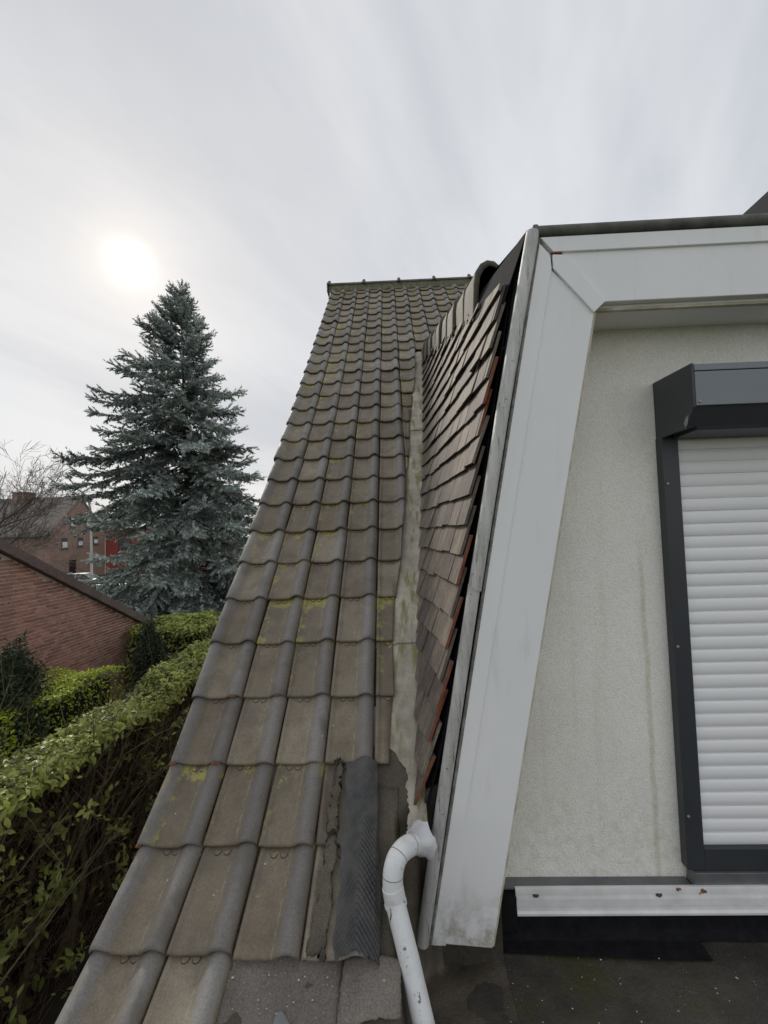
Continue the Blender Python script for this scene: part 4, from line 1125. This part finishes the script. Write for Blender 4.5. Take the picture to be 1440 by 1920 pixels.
def yew(label, x, y, ztop, rad, n, zlow=GZ):
    t = thing('yew_bush', label, 'yew', (x, y, GZ))
    PS, NS, TS = [], [], []
    tips = []
    for k in range(34):
        a = random.uniform(0, 6.28); rr = rad * math.sqrt(random.random()); h = ztop - GZ
        tips.append((x + rr * math.cos(a), y + rr * math.sin(a), GZ + h * (1 - .38 * (rr / rad) ** 1.3 * random.uniform(.6, 1.3))))
    A, B = [], []
    for tx, ty, tz in tips:
        b0 = np.array([x + (tx - x) * .35, y + (ty - y) * .35, GZ]); b1 = np.array([tx, ty, tz]); m_ = n // 34
        u1 = rng.uniform(.35, 1.0, m_); spread = .035 + .30 * rad * (1.02 - u1)
        p = b0 + (b1 - b0) * u1[:, None] + rng.normal(0, 1, (m_, 3)) * spread[:, None] * np.array([1, 1, .5])
        PS.append(p); dirn = np.stack([rng.normal(0, 1, m_), rng.normal(0, 1, m_), rng.normal(.5, .6, m_)], 1); NS.append(dirn)
        TS.append(.35 + rng.normal(0, .25, m_)); A.append(b0); B.append(b1)
    P = np.concatenate(PS); foliage('foliage', P, np.concatenate(NS), rng.uniform(.05, .10, len(P)), np.concatenate(TS), 'yew_needle', t, asp=.26)
    mb = MB()
    for p, q in zip(A, B): mb.tube([tuple(p), tuple((p + q) / 2 + rng.normal(0, .03, 3)), tuple(q)], [.018, .011, .003], 5)
    mb.build('stems', 'twig_brown', t)
    return t
yew('dark green yew bush at the left edge in front of the brick wall', -5.02, 5.35, -1.20, .42, 26000)
yew('small dark yew between the near hedge and the rear hedge', -5.2, 8.6, -1.55, .33, 13000)

# ------------------------------------------------------------------ blue spruce
spr = thing('spruce_tree', 'tall blue-grey spruce tree beneath the veiled sun', 'spruce', (-8.55, 17.0, GZ))
SB = np.array([-8.45, 17.0, GZ]); ST = np.array([-8.95, 17.0, 10.55])
mb = MB(); mb.tube([tuple(SB + (ST - SB) * t) for t in (0, .03, .1, .3, .6, .85, 1)], [.34, .27, .24, .19, .11, .05, .012], 10); mb.build('trunk', 'spruce_bark', spr, smooth=True)
SV, STi = [], []; bA, bB, bR = [], [], []
def spray(p, d_, L, t0):
    """needle brush along one shoot: returns triangles"""
    m_ = 12
    u1 = np.linspace(.05, 1.0, m_)
    d_ = d_ / (np.linalg.norm(d_) + 1e-9)
    r_ = rng.normal(0, 1, (m_, 3)); r_ -= d_ * (r_ @ d_)[:, None]; r_ /= np.linalg.norm(r_, axis=1, keepdims=True)
    c = p + d_ * (L * u1)[:, None]
    tip = c + r_ * rng.uniform(.055, .09, m_)[:, None] + d_ * .05
    side = np.cross(r_, d_) * .024
    SV.append(np.stack([c - side - d_ * .02, c + side - d_ * .02, tip], 1).reshape(-1, 3)); STi.append(np.clip(t0 + rng.normal(0, .12, m_), 0, 1))
Hs = ST[2] - GZ
zz = .9
while zz < Hs - .15:
    t = zz / Hs; c = SB + (ST - SB) * t; hdrop = Hs - zz
    Rm = min(.30 + .50 * hdrop, 4.25 + .25 * math.sin(zz * 2.1)); Rm *= (1 if t > .25 else .85 + .6 * t)
    nb = 5 if hdrop < 1.2 else (7 if hdrop < 4 else 8)
    a0 = random.uniform(0, 6.28)
    for k in range(nb):
        a = a0 + 6.283 * k / nb + random.gauss(0, .2); L = Rm * random.choice((.72, .85, .95, 1.0, 1.08)) * random.uniform(.9, 1.08)
        L *= 1 - .21 * math.cos(a)
        if .2 < c[2] < 2.8 and math.cos(a) < -.2: L *= .60
        if hdrop > 6 and random.random() < .10: L *= 1.10
        up0 = .75 - .95 * min(1, hdrop / 7.5) + random.gauss(0, .08)
        ns = max(4, int(L / .30)); p = c.copy(); p[2] += random.uniform(-.15, .15); path = [p.copy()]
        for i in range(ns):
            u1 = (i + 1) / ns
            el_ = up0 - .35 * math.sin(u1 * math.pi * .8) * min(1, L / 2.5) + .75 * max(0, u1 - .6) 
            ca = a + random.gauss(0, .05)
            p = p + np.array([math.cos(ca) * math.cos(el_), math.sin(ca) * math.cos(el_), math.sin(el_)]) * (L / ns); path.append(p.copy())
        for i in range(ns): bA.append(path[i]); bB.append(path[i + 1]); bR.append(.006 + .030 * (1 - i / ns) * min(1, L / 3))
        side = np.array([-math.sin(a), math.cos(a), 0])
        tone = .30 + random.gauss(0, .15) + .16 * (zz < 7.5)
        st = .13 if L > 1.5 else .10
        q = .20 * L if L > 1 else .06
        while q < L:
            u1 = q / L; i = min(ns - 1, int(u1 * ns)); fr = u1 * ns - i; bp = path[i] * (1 - fr) + path[i + 1] * fr
            fwd = path[i + 1] - path[i]; fwd /= np.linalg.norm(fwd)
            for s_ in (-1, 1, 0):
                if s_ == 0 and random.random() > .55: continue
                ls = (.16 + .62 * min(1, L / 3) * (1 - abs(u1 - .45) * 1.25)) * random.uniform(.6, 1.15)
                ls = max(.12, ls)
                dv = fwd * random.uniform(.55, .9) + side * s_ * random.uniform(.6, 1.0) + np.array([0, 0, random.gauss(-.26, .22) if s_ else random.gauss(.25, .25)])
                dv /= np.linalg.norm(dv); m_ = max(1, int(ls / .17))
                sp0 = bp
                for w_ in range(m_):
                    dv2 = dv + np.array([0, 0, -.10 * w_ + (.28 if w_ == m_ - 1 else 0)]); l_ = ls / m_ * 1.2
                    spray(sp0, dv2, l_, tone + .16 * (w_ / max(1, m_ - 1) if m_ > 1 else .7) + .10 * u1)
                    if w_ > 0:
                        pr = np.cross(dv2, [0, 0, 1]); 
                        spray(sp0, dv2 * .7 + pr * random.choice((-1, 1)) * .7 + np.array([0, 0, -.25]), .15, tone + .05)
                    sp0 = sp0 + dv2 / np.linalg.norm(dv2) * ls / m_
            q += st * random.uniform(.8, 1.3)
        spray(path[-1], path[-1] - path[-2], .22, tone + .2)
    zz += .40 if hdrop > 3 else .27
for k in range(5): spray(ST - np.array([0, 0, .25 * k]), np.array([0, 0, 1.]), .28, .4)
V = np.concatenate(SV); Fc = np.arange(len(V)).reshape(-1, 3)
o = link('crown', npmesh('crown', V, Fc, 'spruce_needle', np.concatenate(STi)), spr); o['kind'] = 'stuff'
o = sticks('boughs', bA, bB, np.array(bR), np.array(bR) * .8, 'spruce_bark', spr)
NSPR = len(Fc)

# ------------------------------------------------------------------ bare tree at the left edge
bt = thing('bare_tree', 'leafless tree with fine pale twigs at the left edge', 'tree', (-22.6, 21.5, GZ))
def grow(p, d_, L, r_, lev, A, B, Ra, Rb):
    nseg = 5; q = p.copy()
    for i in range(nseg):
        d_ = d_ + rng.normal(0, .10, 3) + np.array([.0, 0, .02]); d_ /= np.linalg.norm(d_)
        q2 = q + d_ * L / nseg; ra = r_ * (1 - .55 * i / nseg); rb = r_ * (1 - .55 * (i + 1) / nseg)
        A.append(q); B.append(q2); Ra.append(ra); Rb.append(rb); q = q2
        if lev > 0 and i >= 1:
            dn = d_ * 1.0 + rng.normal(0, .42, 3); dn /= np.linalg.norm(dn)
            grow(q, dn, L * random.uniform(.50, .72), rb * .60, lev - 1, A, B, Ra, Rb)
A, B, Ra, Rb = [], [], [], []
base = np.array([-22.6, 21.5, GZ])
for k, (dx, dz_, z0_) in enumerate(((.45, .85, 3.4), (.8, .50, 3.2), (.2, 1.0, 3.8), (.95, .20, 3.3), (.6, .8, 4.2), (.95, .35, 4.4), (.85, .6, 4.8), (.95, .0, 3.8), (.7, .7, 5.0))):
    grow(base + np.array([.25, 0, z0_]), np.array([dx, random.uniform(-.35, .35), dz_]), random.uniform(2.6, 3.4), .055, 4, A, B, Ra, Rb)
mb = MB(); mb.tube([tuple(base), tuple(base + [0, 0, 2]), tuple(base + [.2, 0, 4.4])], [.22, .17, .09], 10); mb.build('trunk', 'bare_bark', bt, smooth=True)
sticks('branches', A, B, np.maximum(np.array(Ra), .008), np.maximum(np.array(Rb), .006), 'bare_bark', bt)

# ------------------------------------------------------------------ far brick house
fh = thing('far_house', 'distant brick gable house with brown tiled roof and chimney', 'house', (-46, 49, GZ))
FX = -38.6; FY0, FYA, FY1 = 45.0, 49.35, 53.7; EZ, AZ = 1.05, 5.25
b = MB(); b.prism([(FX, FY0, GZ), (FX, FY1, GZ), (FX, FY1, EZ), (FX, FYA, AZ), (FX, FY0, EZ)], (-16, 0, 0)); b.build('wall', 'far_brick', fh)
b = MB()
for ya, za, yb, zb in ((FY0 - .35, EZ - .34, FYA, AZ), (FYA, AZ, FY1 + .35, EZ - .34)):
    b.prism([(FX + .15, ya, za + .03), (FX + .15, yb, zb + .03), (FX + .15, yb, zb + .20), (FX + .15, ya, za + .20)], (-16.3, 0, 0))
frf = b.build('roof', 'far_roof_tiles', fh)
b = MB(); b.box((-46.4, 48.6, AZ - .6), (-44.8, 50.1, AZ + .75)); b.box((-46.5, 48.5, AZ + .75), (-44.7, 50.2, AZ + .88)); b.build('chimney', 'far_brick', frf)
def far_window(y, z, w_, h_, blind):
    b = MB(); b.box((FX - .02, y - w_ / 2, z - h_ / 2), (FX + .03, y + w_ / 2, z + h_ / 2)); wo_ = b.build('window', 'frame_brown', fh)
    b = MB(); b.box((FX + .031, y - w_ / 2 + .08, z - h_ / 2 + .08), (FX + .045, y + w_ / 2 - .08, z + h_ / 2 - .08)); b.build('pane', 'pane', wo_)
    if blind:
        b = MB(); b.box((FX + .047, y - w_ / 2 + .08, z - h_ / 2 + .08), (FX + .06, y + w_ / 2 - .08, z + h_ / 2 - .08 - blind * h_)); b.build('blind', 'white_paint', wo_)
    b = MB(); b.box((FX, y - w_ / 2 - .08, z - h_ / 2 - .12), (FX + .12, y + w_ / 2 + .08, z - h_ / 2 - .02)); b.build('sill', 'zinc', wo_)
for (px_, py_, pw, ph, bl) in ((121.5, 977.5, 11, 19, .01), (151.5, 980, 9, 15, .01), (105, 1019, 12, 20, .3), (136, 1016, 10, 16, .35), (166, 1013, 9, 14, .3)):
    y = FX * 780 / (px_ - 745); far_window(y, (1014.5 - (px_ - 135) * .03 - py_) / 780 * y, pw * y * y / (780 * 38.6), ph * y / 780, bl)
y = FX * 780 / (121 - 745)
b = MB(); b.box((FX - .02, y - .5, GZ), (FX + .04, y + .5, -2.2)); dr = b.build('door', 'dark_glass', fh)
b = MB(); b.box((FX + .04, y + .32, GZ + 1.0), (FX + .09, y + .38, GZ + 1.15)); b.build('handle', 'screw', dr)
b = MB(); b.box((FX - 15.9, FY0 - .5, EZ - .42), (FX + .1, FY0 - .33, EZ - .28)); b.build('gutter', 'zinc', fh)

red = thing('red_building', 'low red clad building with flat top behind the spruce', 'building', (-33, 56, GZ))
b = MB(); b.box((-39.4, 54.4, GZ), (-24, 62, 1.35)); b.build('wall', 'red_cladding', red)
b = MB(); b.box((-39.6, 54.2, 1.35), (-23.8, 62.2, 1.6)); b.build('roof', 'zinc', red)
b = MB(); b.tube([(-39.0, 54.3, GZ), (-39.0, 54.3, 1.3)], .07, 8); b.build('downpipe', 'white_paint', red)
for k in range(3):
    b = MB(); b.box((-37.2 + 4.2 * k, 54.34, -1.6), (-35.6 + 4.2 * k, 54.42, .1)); wo_ = b.build('window', 'frame_brown', red)
    b = MB(); b.box((-37.1 + 4.2 * k, 54.30, -1.5), (-35.7 + 4.2 * k, 54.338, 0)); b.build('pane', 'pane', wo_)

whw = thing('garden_wall', 'pale garden wall glimpsed under the spruce boughs', 'wall', (-11, 27, GZ))
b = MB(); b.box((-20, 27, GZ), (-2, 27.25, -3.0)); b.build('wall', 'white_paint', whw)
b = MB(); b.box((-20.1, 26.93, -3.0), (-1.9, 27.32, -2.92)); b.build('coping', 'zinc', whw)

# street lamp
lamp = thing('street_lamp', 'slender street lamp with curved arm beside the far house', 'street lamp', (-28.6, 38, GZ))
b = MB(); b.tube([(-28.55, 38, GZ), (-28.6, 38, -1), (-28.68, 38, 2.2)], [.12, .10, .075], 10); b.build('pole', 'lamp_metal', lamp, smooth=True)
b = MB(); arc = []
for k in range(11):
    a = math.pi * .5 * k / 10; arc.append((-28.68 - 1.75 * (1 - math.cos(a)) ** 1.1, 38, 2.2 + 2.72 * math.sin(a) ** .95))
b.tube(arc, [.10 - .004 * k for k in range(11)], 8); b.build('arm', 'lamp_grey', lamp, smooth=True)
b = MB(); b.tube([(-30.35, 38, 4.90), (-30.55, 38, 4.96), (-30.85, 38, 5.00), (-31.1, 38, 4.98), (-31.22, 38, 4.95)], [.05, .13, .16, .12, .03], 10)
for i, v in enumerate(b.v): b.v[i] = (v[0], v[1], 4.96 + (v[2] - 4.96) * .75)
b.build('lamp_head', 'lamp_grey', lamp, smooth=True)

def car(label, x, y, rot, paint, group=None):
    t = thing('parked_car', label, 'car', (x, y, GZ))
    Mx = Matrix.Translation((x, y, GZ)) @ Matrix.Rotation(rot, 4, 'Z')
    def part(mb, name, mats, parent=t, **k):
        mb.v = [tuple(Mx @ Vector(v)) for v in mb.v]; return mb.build(name, mats, parent, **k)
    secs = [(-2.1, .35, .72), (-2.05, .3, .88), (-1.2, .28, .98), (1.2, .28, .95), (2.05, .3, .82), (2.12, .38, .66)]
    m = MB(); prof = [(x_, z0) for x_, z0, _ in secs] + [(x_, z1) for x_, _, z1 in secs[::-1]]
    m.prism([(x_, -.86, z_) for x_, z_ in prof], (0, 1.72, 0)); part(m, 'body', paint, bevel=.08)
    m = MB(); cab = [(-1.75, .93), (-1.25, 1.38), (-.6, 1.47), (.45, 1.45), (1.15, .95)]
    lo = [(x_, -.80 if z_ < 1 else -.62, z_) for x_, z_ in cab]; hi = [(x_, -y_, z_) for x_, y_, z_ in lo]
    m.add(lo + hi, [(0, 1, 2, 3, 4), (9, 8, 7, 6, 5), (0, 5, 6, 1), (1, 6, 7, 2), (2, 7, 8, 3), (3, 8, 9, 4)]); part(m, 'windows', 'dark_glass')
    m = MB(); m.add([(-1.27, -.66, 1.385), (-.6, -.66, 1.485), (.47, -.66, 1.465), (.47, .66, 1.465), (-.6, .66, 1.485), (-1.27, .66, 1.385)], [(0, 1, 4, 5), (1, 2, 3, 4)]); part(m, 'roof', paint)
    m = MB()
    for s_ in (-1, 1):
        for (xa, za, xb, zb) in ((-1.77, .93, -1.27, 1.385), (1.17, .95, .47, 1.46), (-.2, .96, -.2, 1.46)): m.tube([(xa, s_ * .80, za), (xb, s_ * .64, zb)], .04, 5)
    part(m, 'pillars', paint)
    for xw in (-1.3, 1.3):
        for s_ in (-1, 1):
            m = MB(); m.tube([(xw, s_ * .68, .32), (xw, s_ * .88, .32)], .32, 14); wh = part(m, 'wheel', 'rubber')
            m = MB(); m.tube([(xw, s_ * .87, .32), (xw, s_ * .895, .32)], .19, 10); part(m, 'rim', 'screw', wh)
    for s_ in (-1, 1):
        m = MB(); m.box((2.02, s_ * .62 - .16, .66), (2.10, s_ * .62 + .16, .78)); part(m, 'headlight', 'white_paint')
        m = MB(); m.box((-2.12, s_ * .66 - .14, .72), (-2.04, s_ * .66 + .14, .84)); part(m, 'tail_light', 'red_cladding')
car('dark parked car, the left one of two below the far house', -32.6, 39.6, .25, 'car_dark')
car('silver parked car right of the dark one, below the far house', -29.7, 38.2, .25, 'car_silver')

# ------------------------------------------------------------------ far-off line of trees closing the view
PS, NS = [], []
for k in range(150):
    cx, cy, h_ = random.uniform(-150, 70), random.uniform(95, 125), random.uniform(3.5, 7.5)
    m_ = 90; a = rng.normal(0, 1, (m_, 3)); a /= np.linalg.norm(a, axis=1, keepdims=True)
    PS.append(np.array([cx, cy, GZ + h_ * .5]) + a * np.array([h_ * .55, h_ * .5, h_ * .5]) * rng.uniform(.7, 1.05, (m_, 1))); NS.append(a + rng.normal(0, .5, (m_, 3)))
P = np.concatenate(PS); V, Fc = leaf_quads(P, np.concatenate(NS), rng.uniform(.7, 1.5, len(P)), .7)
wood = link('far_wood', npmesh('far_wood', V, Fc, 'yew_needle', np.repeat(np.clip(rng.normal(.6, .25, len(P)), 0, 1), 8)))
wood['kind'] = 'stuff'; wood['label'] = 'far dark line of trees on the horizon'; wood['category'] = 'trees'
